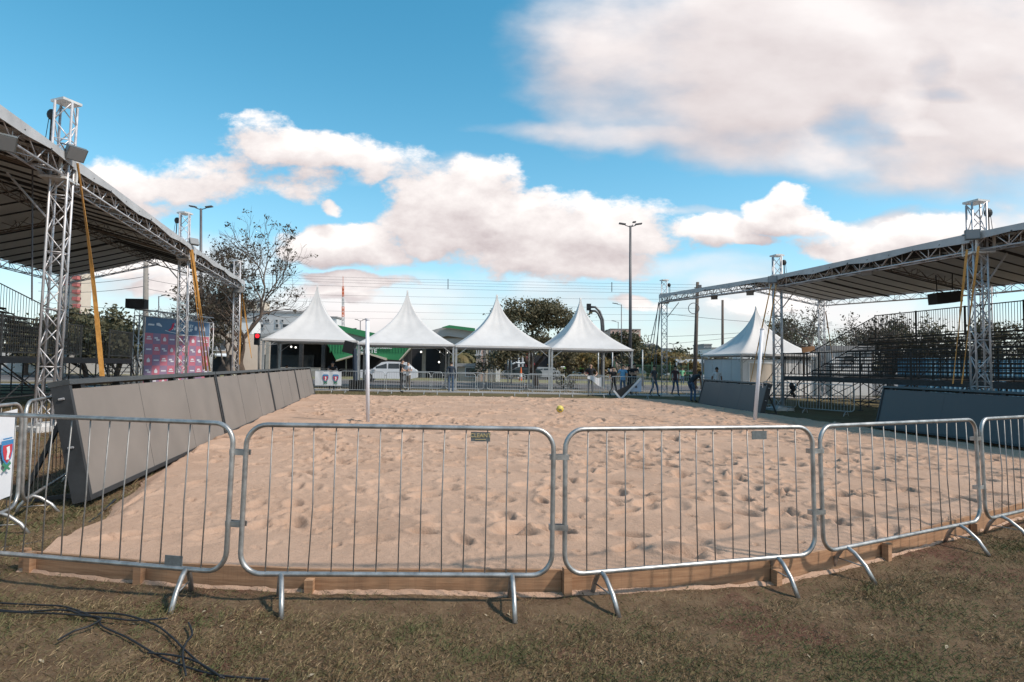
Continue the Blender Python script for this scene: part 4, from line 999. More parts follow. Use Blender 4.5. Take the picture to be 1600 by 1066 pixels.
# ------------------------------------------------------------------ people (skin modifier skeletons baked to one mesh)
def person(px, Y_, label, pose, shirt, legs, facing=180, h=1.74, skin='skin', hair=True, sleeve='short', group=None, zoff=0.0, hold=None):
    q = gp(px, Y_); s = h/1.74; J = {}
    J['pel'] = (0, 0, .95); J['bel'] = (0, .01, 1.10); J['che'] = (0, 0, 1.32); J['nek'] = (0, 0, 1.48); J['hd0'] = (0, .015, 1.57); J['hd1'] = (0, .02, 1.66)
    for sd_, sg in (('l', -1), ('r', 1)):
        J['sh'+sd_] = (sg*.18, 0, 1.42); J['el'+sd_] = (sg*.24, -.03, 1.14); J['wr'+sd_] = (sg*.24, .05, .90)
        J['hp'+sd_] = (sg*.09, 0, .90); J['kn'+sd_] = (sg*.10, .02, .50); J['an'+sd_] = (sg*.11, -.02, .09); J['to'+sd_] = (sg*.13, .14, .03)
    J.update({k: v for k, v in pose.items() if k != 'face'})
    names = list(J); idx = {k: i for i, k in enumerate(names)}
    rad = dict(pel=(.150, .11), bel=(.135, .10), che=(.155, .11), nek=(.055, .055), hd0=(.072, .085), hd1=(.075, .092))
    for sd_ in 'lr':
        rad.update({'sh'+sd_: (.062, .062), 'el'+sd_: (.043, .043), 'wr'+sd_: (.028, .028), 'hp'+sd_: (.09, .09), 'kn'+sd_: (.06, .06), 'an'+sd_: (.042, .042), 'to'+sd_: (.038, .03)})
    E = [('pel', 'bel'), ('bel', 'che'), ('che', 'nek'), ('nek', 'hd0'), ('hd0', 'hd1')]
    for sd_ in 'lr': E += [('che', 'sh'+sd_), ('sh'+sd_, 'el'+sd_), ('el'+sd_, 'wr'+sd_), ('pel', 'hp'+sd_), ('hp'+sd_, 'kn'+sd_), ('kn'+sd_, 'an'+sd_), ('an'+sd_, 'to'+sd_)]
    vs = [Vector(J[k])*s for k in names]; es = [(idx[a_], idx[b_]) for a_, b_ in E]; rr = [tuple(x*s for x in rad[k]) for k in names]
    roots = [0]
    # palms and fingers: one chain each, rooted inside the palm
    for sd_, sg in (('l', -1), ('r', 1)):
        wr_ = Vector(J['wr'+sd_])*s; el_ = Vector(J['el'+sd_])*s; f_ = (wr_-el_).normalized(); sidev = Vector((0, 1, 0)).cross(f_) if abs(f_.y) < .8 else Vector((1, 0, 0)); sidev.normalize(); pn = f_.cross(sidev)
        pi = len(vs); vs.append(wr_+f_*.055); rr.append((.034, .022)); es.append((idx['wr'+sd_], pi)); curl = pn*-.018*sg
        for k, ln in enumerate((.062, .075, .08, .072)):
            b0_ = wr_+f_*.06+sidev*(-.027+.018*k); i0 = len(vs)
            vs += [b0_, b0_+f_*ln*.55+curl*.4, b0_+f_*ln+curl*1.6]; rr += [(.009, .009)]*3; es += [(i0, i0+1), (i0+1, i0+2)]; roots.append(i0)
        b0_ = wr_+f_*.02-sidev*.02; i0 = len(vs); vs += [b0_, b0_-sidev*.025+f_*.02, b0_-sidev*.032+f_*.055]; rr += [(.011, .011)]*3; es += [(i0, i0+1), (i0+1, i0+2)]; roots.append(i0)
    me = bpy.data.meshes.new('body'); me.from_pydata([tuple(v) for v in vs], es, [])
    tmp = bpy.data.objects.new('tmp_body', me); C.objects.link(tmp)
    md = tmp.modifiers.new('s', 'SKIN'); md.use_smooth_shade = True; sb = tmp.modifiers.new('u', 'SUBSURF'); sb.levels = 1; sb.render_levels = 1
    sv = me.skin_vertices[0].data
    for i, r2 in enumerate(rr): sv[i].radius = r2; sv[i].use_root = i in roots
    bm_ = bpy.data.meshes.new_from_object(tmp.evaluated_get(bpy.context.evaluated_depsgraph_get()))
    bpy.data.objects.remove(tmp); bpy.data.meshes.remove(me)
    hd = Vector(J['hd0'])*s; hd1 = Vector(J['hd1'])*s
    nv = len(bm_.vertices); V = [v.co.copy() for v in bm_.vertices]; Fc = [tuple(p.vertices) for p in bm_.polygons]
    x = MB(); fwd = Vector((0, 1, 0)); 
    if 'face' in pose: fwd = Vector(pose['face']).normalized()
    rt = fwd.cross(Vector((0, 0, 1))).normalized(); hc = hd.lerp(hd1, .4)
    x.ball(hc+fwd*.088*s, .017*s, 6, (1, 1, 1.4)); n1 = len(x.f)
    for sg in (-1, 1): x.ball(hc+rt*sg*.078*s, .022*s, 6, (.6, .8, 1.4))
    n2 = len(x.f)
    for sg in (-1, 1): x.ball(hc+fwd*.083*s+rt*sg*.03*s+Vector((0, 0, .025)), .010*s, 6)
    n3 = len(x.f); x.ball(hc+fwd*.080*s-Vector((0, 0, .045)), .018*s, 6, (1.3, .6, .3)); n4 = len(x.f)
    # material by nearest bone
    segs = []
    skin_i, sh_i, lg_i, shoe_i = 0, 1, 2, 3
    for a_, b_ in E:
        if a_ in ('nek', 'hd0'): mi = skin_i
        elif b_ in ('bel', 'che') or (a_ == 'che' and b_.startswith('sh')): mi = sh_i
        elif a_ == 'che': mi = sh_i
        elif a_.startswith('sh'): mi = sh_i
        elif a_.startswith('el'): mi = sh_i if sleeve == 'long' else skin_i
        elif a_ == 'pel' or a_.startswith('hp'): mi = lg_i
        elif a_.startswith('kn'): mi = skin_i if sleeve == 'shorts' else lg_i
        else: mi = shoe_i
        segs.append((Vector(J[a_])*s, Vector(J[b_])*s, mi))
    A0 = np.array([g[0] for g in segs]); B0 = np.array([g[1] for g in segs]); mis = np.array([g[2] for g in segs])
    ctr = np.array([sum((V[i] for i in f), Vector())/len(f) for f in Fc]); D = B0-A0; DD = (D*D).sum(1)
    T_ = np.clip(((ctr[:, None, :]-A0[None])*D[None]).sum(2)/DD, 0, 1); dist = np.linalg.norm(ctr[:, None, :]-(A0[None]+T_[..., None]*D[None]), axis=2)
    near = dist.argmin(1); mi_all = mis[near]
    if sleeve in ('short', 'shorts'):
        for k in range(len(ctr)):
            sgn = near[k]
            if E[sgn][0].startswith('sh') and T_[k, sgn] > .62: mi_all[k] = skin_i
    up_n = Vector(J['che'])*s
    for k in range(len(ctr)):                                        # hem of the shirt covers the hips
        if E[near[k]][0] == 'pel' and ctr[k][2] > Vector(J['pel']).z*s-.03: mi_all[k] = sh_i
    Rz = Matrix.Rotation(math.radians(facing), 3, 'Z')
    allv = [Rz @ v for v in V] + [Rz @ Vector(v) for v in x.v]; allf = Fc+[tuple(i+nv for i in f) for f in x.f]
    o = bpy.data.objects.new('person', None); C.objects.link(o); o.location = (q.x, q.y, q.z+zoff); o['label'] = label; o['category'] = 'person'; ROOT[o.name] = Vector((0, 0, 0))
    if group: o['group'] = group
    mesh = bpy.data.meshes.new('body'); mesh.from_pydata([tuple(v) for v in allv], [], allf)
    for m_ in (skin, shirt, legs, 'black', 'hair'): mesh.materials.append(M[m_])
    extra = [0]*n2 + [4]*(n3-n2) + [4]*(n4-n3)
    mesh.polygons.foreach_set('material_index', np.array(list(mi_all)+extra, dtype=np.int32)); mesh.shade_smooth(); mesh.update()
    b2 = bpy.data.objects.new('body', mesh); C.objects.link(b2); b2.parent = o; bpy.data.meshes.remove(bm_)
    if hair:
        n = 12; mb = MB(); c_ = hd.lerp(hd1, .55)+Vector((0, 0, .025))-fwd*.02; n = 12
        prof = []; 
        for i in range(7):
            for k in range(n):
                a_ = 2*PI*k/n; fr_k = max(0.0, (math.cos(a_)*fwd.x+math.sin(a_)*fwd.y)/max(.2, math.hypot(fwd.x, fwd.y))); th = PI*(.60-.27*min(1, 1.6*fr_k))*i/6; prof.append(Rz @ (c_+Vector((.088*s*math.sin(th)*math.cos(a_), .105*s*math.sin(th)*math.sin(a_), .095*s*math.cos(th)*(1 if math.cos(th) > 0 else 1.2)))))
        fs = []
        for i in range(6):
            for k in range(n): k2 = (k+1) % n; fs.append((i*n+k, (i+1)*n+k, (i+1)*n+k2, i*n+k2))
        mb.add(prof, fs); hm = bpy.data.objects.new('hair', mesh_from('hair', mb, 'hair', smooth=True)); C.objects.link(hm); hm.parent = o
    return o, q
reading = dict(wrl=(-.08, .33, 1.14), wrr=(.08, .34, 1.12), ell=(-.23, .08, 1.13), elr=(.23, .08, 1.12), hd0=(0, .04, 1.56), hd1=(0, .08, 1.64))
walking = dict(knl=(-.09, .16, .52), anl=(-.1, .2, .10), tol=(-.1, .35, .05), knr=(.09, 0, .50), anr=(.1, -.22, .14), tor=(.1, -.08, .05), wrl=(-.25, -.1, .9), wrr=(.25, .2, .93))
crossed = dict(ell=(-.25, .06, 1.15), elr=(.25, .06, 1.15), wrl=(.06, .20, 1.20), wrr=(-.06, .22, 1.16))
leaning = dict(pel=(0, -.12, .93), bel=(0, -.02, 1.06), che=(0, .14, 1.22), nek=(0, .26, 1.34), hd0=(0, .32, 1.42), hd1=(0, .35, 1.50), shl=(-.18, .18, 1.30), shr=(.18, .18, 1.30), ell=(-.24, .32, 1.1), elr=(.24, .32, 1.1), wrl=(-.16, .55, 1.10), wrr=(.16, .55, 1.10), hpl=(-.09, -.12, .88), hpr=(.09, -.12, .88))
bending = dict(pel=(0, -.18, .92), bel=(0, -.04, 1.03), che=(0, .18, 1.16), nek=(0, .34, 1.24), hd0=(0, .43, 1.27), hd1=(0, .50, 1.31), shl=(-.18, .22, 1.20), shr=(.18, .22, 1.20), ell=(-.22, .26, .94), elr=(.22, .26, .94), wrl=(-.14, .36, .72), wrr=(.14, .36, .72), hpl=(-.09, -.18, .87), hpr=(.09, -.18, .87), face=(0, .8, -.5))
seated = dict(pel=(0, 0, .50), bel=(0, .02, .66), che=(0, .03, .88), nek=(0, .03, 1.04), hd0=(0, .06, 1.13), hd1=(0, .08, 1.22), shl=(-.18, .03, .98), shr=(.18, .03, .98), ell=(-.24, .06, .72), elr=(.24, .06, .72), wrl=(-.12, .3, .68), wrr=(.12, .3, .68), hpl=(-.09, .04, .47), hpr=(.09, .04, .47), knl=(-.11, .44, .50), knr=(.11, .44, .50), anl=(-.11, .42, .09), anr=(.11, .42, .09), tol=(-.12, .58, .03), tor=(.12, .58, .03))
hips = dict(ell=(-.34, -.04, 1.18), elr=(.34, -.04, 1.18), wrl=(-.18, .02, .98), wrr=(.18, .02, .98))
gpz = 'people behind the sand court'
person(627, 30.4, 'man in black looking at a phone, standing right of the left net post', reading, 'c_black', 'c_black', -80, 1.80, sleeve='short', group=gpz)
person(638, 33.0, 'person in white shirt half hidden behind the man in black', crossed, 'c_white', 'c_khaki', 160, 1.68, group=gpz)
person(705, 32.0, 'person in navy top and jeans seen from behind at the second tent leg', {}, 'c_navy', 'c_jeans', 10, 1.72, sleeve='long', group=gpz)
person(519, 31.6, 'person in black leaning on the barrier beside the white far banner', leaning, 'c_black', 'c_black', 200, 1.72, group=gpz)
person(449, 38.0, 'seated person in a grey shirt inside the leftmost tent', seated, 'c_grey', 'c_black', 150, 1.75, group=gpz)
person(923, 30.6, 'bald man in a black polo standing with a white cloth', dict(hips, wrl=(-.15, .22, 1.0), wrr=(.15, .22, 1.0)), 'c_black', 'c_grey', 178, 1.78, hair=False, group=gpz)
person(958, 31.2, 'slim person dressed in black left of the blue shirt', dict(walking, wrl=(-.22, .0, .9)), 'c_black', 'c_black', 205, 1.62, group=gpz)
person(973, 30.6, 'man in a bright blue shirt behind the tipped sign frame', dict(hd0=(0, .05, 1.55), hd1=(0, .09, 1.63)), 'c_blue', 'c_jeans', 180, 1.76, group=gpz)
person(983, 33.4, 'dark dressed person just behind the blue shirt', {}, 'c_black', 'c_black', 190, 1.74, skin='skin_dark', group=gpz)
person(991, 33.0, 'person in black with folded arms right of the blue shirt', crossed, 'c_black', 'c_khaki', 170, 1.84, group=gpz)
person(1022, 32.2, 'man in grey tee with pink sleeve and jeans left of the truss tower', walking, 'c_dgrey', 'c_jeans', 215, 1.74, group=gpz)
person(1055, 33.2, 'man in a dark red shirt and jeans walking right of the far tower', walking, 'c_maroon', 'c_jeans', 190, 1.76, group=gpz)
person(1083, 27.4, 'man in black tee and jeans bending over the far end of a screen', bending, 'c_black', 'c_jeans', -60, 1.80, skin='skin_dark', group=gpz)
person(1120, 29.6, 'person in a white tee behind the middle right screen', {}, 'c_white', 'c_khaki', 170, 1.70, skin='skin_dark', group=gpz)
person(1066, 58.0, 'distant person with a pale green top near the parked vehicles', hips, 'c_green', 'c_jeans', 180, 1.70, group=gpz)
# stool for the seated person, cloth in the bald man's hands, phone
q = gp(449, 38.05); r = thing('stool', 'dark stool under the seated person in the leftmost tent', 'stool', tuple(q))
part('stool_seat', MB().box((q.x, q.y, q.z+.40), (.4, .4, .05)), 'black', r)
for sx_ in (-.16, .16):
    for sy_ in (-.16, .16): part('leg', MB().bar((q.x+sx_, q.y+sy_, q.z), (q.x+sx_, q.y+sy_, q.z+.38), .03, .03), 'black', r)
mb = MB(); n = 9; vs = []
for k in (0, 1):
    for j in range(n):
        for i in range(n):
            u, v = i/(n-1), j/(n-1); p = at(918+u*22, 588+v*(4+14*u)-1.5*math.sin(u*6)+2*math.sin(v*9+u*3)*u, 30.18+.05*math.sin(u*9)+.012*k); vs.append(p)
fs = [(j*n+i, j*n+i+1, (j+1)*n+i+1, (j+1)*n+i) for j in range(n-1) for i in range(n-1)]; fs += [tuple(i+n*n for i in reversed(f)) for f in fs]
mb.add(vs, fs); solo('white_cloth', mb, 'banner_white', 'crumpled white cloth held at the waist of the bald man', 'cloth', tuple(at(928, 592, 30.2)), smooth=True)
q = at(636, 578.5, 30.3); solo('phone', MB().box(q, (.15, .08, .012), Matrix.Rotation(.3, 3, 'Y')), 'black', 'phone in the hands of the man in black', 'phone', tuple(q))
mb = MB(); q = at(1238, 603, 22.0); n = 8
for k, (dx, dz) in enumerate(((0, 0), (.08, -.12), (.02, -.26), (.10, -.38))): mb.ball(q+Vector((dx-.03, 0, dz)), .10-.012*k, 8, (1.0, .5, 1.3))
solo('jacket', mb, 'black', 'dark jacket hung over the barrier by the middle right tower', 'jacket', tuple(q), smooth=True)

# ------------------------------------------------------------------ vehicles
def car(px, Y_, length, ang, m, label, kind='suv', group='vehicles on the far road'):
    q = gp(px, Y_); q.z += .06
    r = bpy.data.objects.new(kind, None) if False else thing('parked_car', label, 'car', tuple(q), group)
    c_, s_ = math.cos(ang), math.sin(ang); W_ = 1.8
    TT = lambda x, y, z: Vector((q.x+x*c_-y*s_, q.y+x*s_+y*c_, q.z+z))
    H_ = 1.62 if kind == 'suv' else 1.42; Lh = length/2
    low = [(-Lh, .35), (-Lh+.02, .75), (-Lh+.25, .95), (-Lh*.48, 1.0), (Lh*.92, 1.02), (Lh, .85), (Lh, .35), (Lh*.78, .25), (-Lh*.8, .25)]
    cab = [(-Lh*.50, 1.0), (-Lh*.20, H_-.07), (0, H_), (Lh*.62, H_-.03), (Lh*.90, 1.02)]
    mb = MB().prism([TT(x, -W_/2, z) for x, z in low], TT(0, W_, 0)-TT(0, 0, 0)); mb.prism([TT(x, -W_/2+.12, z) for x, z in cab], TT(0, W_-.24, 0)-TT(0, 0, 0)); part('body', mb, m, r)
    for sd_ in (-1, 1):
        y = sd_*(W_/2-.115)
        for (x0, x1) in ((-Lh*.40, -Lh*.02), (Lh*.02, Lh*.40), (Lh*.44, Lh*.80)):
            zt = lambda x: 1.06 + (H_-.16-1.06)*min(1, max(0, (x+Lh*.5)/(Lh*.3)))*min(1, max(.15, (Lh*.9-x)/(Lh*.28)))
            mb = MB().prism([TT(x0, y, 1.05), TT(x1, y, 1.05), TT(x1-.02, y*.985, zt(x1)), TT(x0+.02, y*.985, zt(x0))], (TT(0, sd_*.012, 0)-TT(0, 0, 0))); part('side_window', mb, 'glass_dark', r)
        for x in (-Lh*.62, Lh*.60):
            wc = TT(x, sd_*(W_/2-.10), .33); ax = (TT(0, 1, 0)-TT(0, 0, 0)); mb = MB().tube([wc-ax*.12, wc+ax*.12], .34, 18); wh = part('wheel', mb, 'tyre', r)
            mb = MB().tube([wc-ax*.13, wc+ax*.13], .20, 12); part('rim', mb, 'rim', wh)
        mb = MB().box(TT(-Lh*.42, sd_*(W_/2+.06), 1.02), (.16, .14, .12), Matrix.Rotation(ang, 3, 'Z')); part('mirror', mb, m, r)
        mb = MB().box(TT(-Lh+.06, sd_*.68, .74), (.14, .34, .14), Matrix.Rotation(ang, 3, 'Z')); part('headlight', mb, 'lamp_glass', r)
    mb = MB().prism([TT(-Lh*.49, -W_/2+.2, 1.03), TT(-Lh*.49, W_/2-.2, 1.03), TT(-Lh*.225, W_/2-.26, H_-.1), TT(-Lh*.225, -W_/2+.26, H_-.1)], TT(-.03, 0, .01)-TT(0, 0, 0)); part('windscreen', mb, 'glass_dark', r)
    mb = MB().box(TT(-Lh-.01, 0, .55), (.05, 1.1, .16), Matrix.Rotation(ang, 3, 'Z')); part('grille', mb, 'tyre', r)
    return r
car(607, 47.0, 4.7, .10, 'car_white', 'white estate car passing behind the left net post')
car(815, 66, 4.4, .15, 'car_dark', 'dark parked car left of the umbrella tree trunk', 'sedan')
car(845, 68, 4.3, .3, 'car_silver', 'silver parked car right behind the umbrella tree trunk', 'sedan')
car(1150, 66, 4.4, .1, 'car_silver', 'silver car far behind the bending man', 'sedan')
# buses behind the far right tower
for (px, Y_, Lb, lab) in [(1103, 80, 9, 'white and green bus far behind the bending man'), (1200, 84, 9, 'second bus hidden mostly by the white cabin')]:
    q = gp(px, Y_); r = thing('bus', lab, 'bus', tuple(q), 'buses in the distance')
    part('body', MB().box((q.x, q.y, q.z+1.65), (Lb, 2.5, 2.7)), 'car_white', r); part('window_band', MB().box((q.x, q.y-1.26, q.z+2.05), (Lb-.4, .03, .85)), 'glass_dark', r); part('green_stripe', MB().box((q.x, q.y-1.262, q.z+1.1), (Lb, .03, .3)), 'green_panel', r)
    for dx in (-Lb*.33, Lb*.3): part('wheel', MB().tube([(q.x+dx, q.y-1.3, q.z+.5), (q.x+dx, q.y-.9, q.z+.5)], .5, 14), 'tyre', r)
mb = MB().lathe([(.30, 0), (.30, .06), (.20, .07), (.05, 1.4), (.03, 1.42)], tuple(gp(814, 58)), 12); r0 = thing('traffic_cone', 'tall orange marker left of the dark parked car', 'cone', tuple(gp(814, 58))); part('cone_body', mb, 'cone', r0)
mb = MB().lathe([(.17, .45), (.12, .8)], tuple(gp(814, 58)+Vector((0, 0, .0))), 12); part('pale_band', mb, 'wall_white', r0)
for px, lab in ((890, 'left lime green canopy on the far street'), (905, 'right lime green canopy on the far street')):
    q = gp(px, 100); r = thing('street_canopy', lab, 'canopy', tuple(q), 'lime green canopies on the far street')
    mb = MB(); c4 = [q+Vector((x, y, 1.3)) for x, y in ((-1, -1), (1, -1), (1, 1), (-1, 1))]; tp = q+Vector((0, 0, 2.4)); mb.add(c4+[tp], [(0, 1, 4), (1, 2, 4), (2, 3, 4), (3, 0, 4), (3, 2, 1, 0)]); part('cover', mb, 'lime', r)
    for c_ in c4: part('leg', MB().bar((c_.x*.98+q.x*.02, c_.y, q.z), c_, .05, .05), 'wall_white', r)

# ------------------------------------------------------------------ buildings
def block(name, label, cat, px0, px1, ytop, Y_, depth, m, group=None, parapet=True, ybase=None):
    a_ = at(px0, ytop, Y_); b_ = at(px1, ytop, Y_); g0 = min(gz(a_.x), gz(b_.x))
    r = thing(name, label, cat, (a_.x, Y_, g0), group); z1 = (a_.z+b_.z)/2
    part('walls', MB().box(((a_.x+b_.x)/2, Y_+depth/2, (z1+g0)/2-.25), (b_.x-a_.x, depth, z1-g0+.5)), m, r)
    if parapet: part('roof_parapet', MB().box(((a_.x+b_.x)/2, Y_+depth/2, z1+.15), (b_.x-a_.x+.3, depth+.3, .3)), 'wall_grey', r)
    return r, a_.x, b_.x, z1, g0
def win(r, px0, py0, px1, py1, Y_, m='glass_dark', frame=True):
    a_ = at(px0, py0, Y_); b_ = at(px1, py1, Y_)
    cx, cz, w_, h_ = (a_.x+b_.x)/2, (a_.z+b_.z)/2, abs(b_.x-a_.x), abs(a_.z-b_.z)
    f = part('window', MB().box((cx, Y_-.03, cz), (w_, .06, h_)), m, r)
    if frame:
        mb = MB().box((cx, Y_-.05, cz-h_/2-.05), (w_+.2, .12, .08)); mb.box((cx, Y_-.05, cz+h_/2+.04), (w_+.1, .10, .06))
        for sx_ in (-1, 1): mb.box((cx+sx_*(w_/2+.03), Y_-.052, cz), (.06, .06, h_+.12))
        for k in range(1, max(1, int(w_/1.2))): mb.box((cx-w_/2+w_*k/max(1, int(w_/1.2)), Y_-.055, cz), (.06, .05, h_))
        part('frame', mb, 'wall_white', f)
# white hall behind the left tents
r, *_ = block('white_hall', 'long white building with small windows behind the leftmost tent', 'building', 384, 490, 489, 92, 6, 'wall_white')
for (a0, a1, y0, y1) in [(389, 402, 507, 512), (408, 412, 507, 512), (431, 435, 507, 512), (442, 452, 507, 512), (414, 417, 500, 503), (418, 421, 500, 503), (431, 434, 500, 503), (440, 443, 500, 503)]: win(r, a0, y0, a1, y1, 92)
r, *_ = block('white_annex', 'tall white annex with a slanted side between the tree and tents', 'building', 370, 394, 500, 86, 3, 'wall_bright')
a_ = at(378, 560, 85.9); win(r, 384, 560, 410, 562, 85.9, frame=False)
r, *_ = block('rooftop_house', 'cream rooftop building above the white hall', 'building', 380, 410, 471, 130, 4, 'wall_cream'); win(r, 390, 474, 396, 480, 130); win(r, 403, 474, 409, 480, 130)
r, *_ = block('white_block', 'bright white block right behind the leftmost tent peak', 'building', 510, 526, 497, 110, 3, 'wall_bright')
r, *_ = block('grey_block', 'grey tower block seen between the straps and the bare tree', 'building', 326, 350, 469, 120, 4, 'wall_grey')
for j in range(6):
    for i in range(3): win(r, 331+i*8, 474+j*7, 334+i*8, 477+j*7, 120, frame=False)
r, *_ = block('office_block', 'grey office block with rows of small windows left of the tree', 'building', 318, 350, 500, 100, 4, 'wall_grey')
for i in range(7): win(r, 321+i*5, 503, 323.5+i*5, 506, 100, frame=False); win(r, 321+i*5, 511, 323.5+i*5, 514, 100, frame=False)
# beige rounded building
q0 = at(300, 517, 70); q1 = at(384, 520, 70); g0 = gz(q0.x); r = thing('round_building', 'beige building with a rounded corner behind the middle straps', 'building', (q0.x, 70, g0))
mb = MB(); poly = [(q1.x-6, 82), (q0.x, 82), (q0.x, 70)] + [(q1.x-4.0+4*math.sin(k*PI/12), 74-4*math.cos(k*PI/12)) for k in range(7)] + [(q1.x, 82)]
mb.prism([Vector((x, y, g0-.2)) for x, y in poly], (0, 0, q0.z-g0)); part('walls', mb, 'wall_beige', r)
for (a0, a1) in ((331, 338), (341, 343), (345, 352)): win(r, a0, 532, a1, 547, 69.98)
win(r, 328, 513, 335, 517, 69.6, 'red_paint', False)
mb = MB().prism([at(330, 556, 66), at(358, 558, 66), at(356, 554, 69.8), at(330, 554, 69.8)], (0, 0, .12)); part('awning', mb, 'wall_bright', r)
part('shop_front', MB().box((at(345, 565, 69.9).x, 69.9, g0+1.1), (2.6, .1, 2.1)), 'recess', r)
# high rise with red balconies
r, x0, x1, z1, g0 = block('high_rise', 'cream high rise with red balconies seen under the left roof', 'building', 92, 128, 424, 160, 4, 'wall_cream')
for j in range(12):
    for px in (96, 100, 112, 124): win(r, px, 432+j*11, px+2.6, 435.5+j*11, 160, frame=False)
    a_ = at(119, 434+j*11, 159.4); part('balcony', MB().box(a_, (1.5, 1.2, 1.0)), 'red_faded', r)
a_ = at(105, 425, 159.9); part('red_panel', MB().box((a_.x, 159.95, a_.z-2), (1.6, .2, 3.4)), 'red_faded', r)
r, *_ = block('pink_tower', 'pink and cream apartment tower above the trees at the right', 'building', 954, 1001, 515, 230, 18, 'wall_pink')
for j in range(6):
    for i in range(7): win(r, 957+i*6.4, 518+j*5.4, 959.6+i*6.4, 520.6+j*5.4, 230, 'recess', False)
for j in range(6):
    a_ = at(988, 521+j*5.4, 229.5); part('balcony', MB().box(a_, (5.5, 1.2, .7)), 'wall_cream', r)
fb = [(1009, 1022, 539, 180, 'wall_grey', 'low grey far building right of the pink tower'), (1040, 1051, 546, 150, 'wall_bright', 'small white far building left of the wooden pole'), (1100, 1112, 539, 170, 'wall_grey', 'grey far building behind the wooden pole'), (1112, 1135, 545, 140, 'wall_bright', 'white far building left of the cabin tent'),
      (898, 932, 553, 150, 'wall_bright', 'white far house down the street under the fourth tent'), (905, 915, 547, 170, 'wall_cream', 'cream far house peeking at the fourth tent edge'), (934, 950, 550, 160, 'wall_pink', 'pinkish far house at the end of the street'), (918, 922, 546, 140, 'red_paint', 'narrow red shop tower down the street'), (1158, 1172, 541, 150, 'wall_white', 'pale far block right of the thin pole')]
for (a0, a1, yt, Y_, m, lab) in fb:
    r, *_ = block('far_house', lab, 'house', a0, a1, yt, Y_, 10, m, 'distant low houses')
    if a1-a0 > 8:
        for k in range(int((a1-a0)/5)): win(r, a0+2+k*5, yt+4, a0+4.2+k*5, yt+7, Y_, frame=False)
# bus terminal with green panels
r = thing('bus_terminal', 'green and grey bus terminal with white lettering behind the tents', 'building', tuple(gp(560, 58)))
YT = 58
def tq(pts, Y_, th, m, nm, smooth=False): mb = MB().prism([at(x, y, Y_) for x, y in pts], (0, th, 0)); return part(nm, mb, m, r)
tq([(508, 534), (513, 541), (519, 551), (525, 563), (562, 552.5), (575, 552.5), (603, 561.5), (625, 563), (633, 553), (645, 540), (648, 534)], YT, .4, 'green_panel', 'green_facade')
mb = MB()
for x in np.arange(516, 642, 4.5):
    top = at(x, 536, YT-.03); lo = at(x, 551, YT-.03); mb.box(((top.x+lo.x)/2, YT-.03, (top.z+lo.z)/2), (.05, .06, top.z-lo.z))
part('facade_ribs', mb, 'green_panel', r)
for seg in ([(524, 565), (526, 562), (562, 551.5), (562, 554)], [(562, 551.5), (575, 551.5), (575, 554), (562, 554)], [(575, 551.5), (604, 560), (603, 563), (575, 554)], [(623, 563), (625, 563), (646, 540), (643, 540)]): tq(seg, YT-.3, .8, 'trim_beige', 'arch_trim')
tq([(400, 532), (398, 526), (455, 513), (520, 507), (540, 511), (540, 537)], YT+1, 12, 'roof_metal', 'left_roof')
mb = MB()
for k in range(5): mb.bar(at(402, 527+k*3, YT+.95), at(540, 511+k*5.5, YT+.95), .06, .06)
part('roof_seams', mb, 'wall_grey', r)
tq([(520, 506.5), (592, 522), (592, 530), (575, 528), (520, 515)], YT+.6, .3, 'green_panel', 'roof_fascia')
tq([(540, 514), (592, 526), (592, 540), (540, 537)], YT+1, 8, 'roof_metal', 'mid_roof')
tq([(664, 519), (700, 509.5), (742, 516), (742, 531), (700, 525), (664, 531)], YT+1, 9, 'roof_metal', 'right_roof')
tq([(690, 511.5), (702, 508), (742, 513), (742, 518), (702, 512.5)], YT+.6, .3, 'green_panel', 'roof_fascia')
tq([(600, 522), (664, 530), (742, 528), (742, 545), (600, 545)], YT+1.3, .3, 'roof_metal', 'lower_roof')
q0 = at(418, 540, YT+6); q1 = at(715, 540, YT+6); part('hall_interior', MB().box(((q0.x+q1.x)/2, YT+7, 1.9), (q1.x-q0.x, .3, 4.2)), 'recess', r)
for px in (418, 436, 470, 505, 640, 662, 690, 712):
    q = gp(px, YT+.5 if px not in (662, 690) else YT+3); part('column', MB().box((q.x, q.y, q.z+1.7), (.35, .35, 3.4)), 'concrete' if px in (418, 662) else 'dark_steel', r)
q = at(460, 575, YT+4); part('glass_wall', MB().box((q.x-1, YT+5, 1.4), (5.5, .1, 2.0)), 'glass_dark', r)
q = at(495, 575, YT+3); part('low_wall', MB().box((q.x, YT-2, .55), (4.0, .3, 1.1)), 'concrete', r)
for px, py in ((612, 550), (626, 551), (658, 550), (688, 550), (698, 551), (686, 566), (455, 542), (462, 543), (470, 542)):
    part('lamp', MB().ball(at(px, py, YT+4), .11, 8), 'lamp_white_on', r)
dT = Vector((1, 0, 0)); part('sign_lettering', text_mb('OESTE', .60, at(575.5, 548.6, YT-.12), dT, Vector((0, 0, 1)), .02), 'letter_white', r)
part('sign_lettering', text_mb('TRANSPORTE URBANO', .30, at(588, 543.6, YT-.12), dT, Vector((0, 0, 1)), .02), 'letter_white', r)
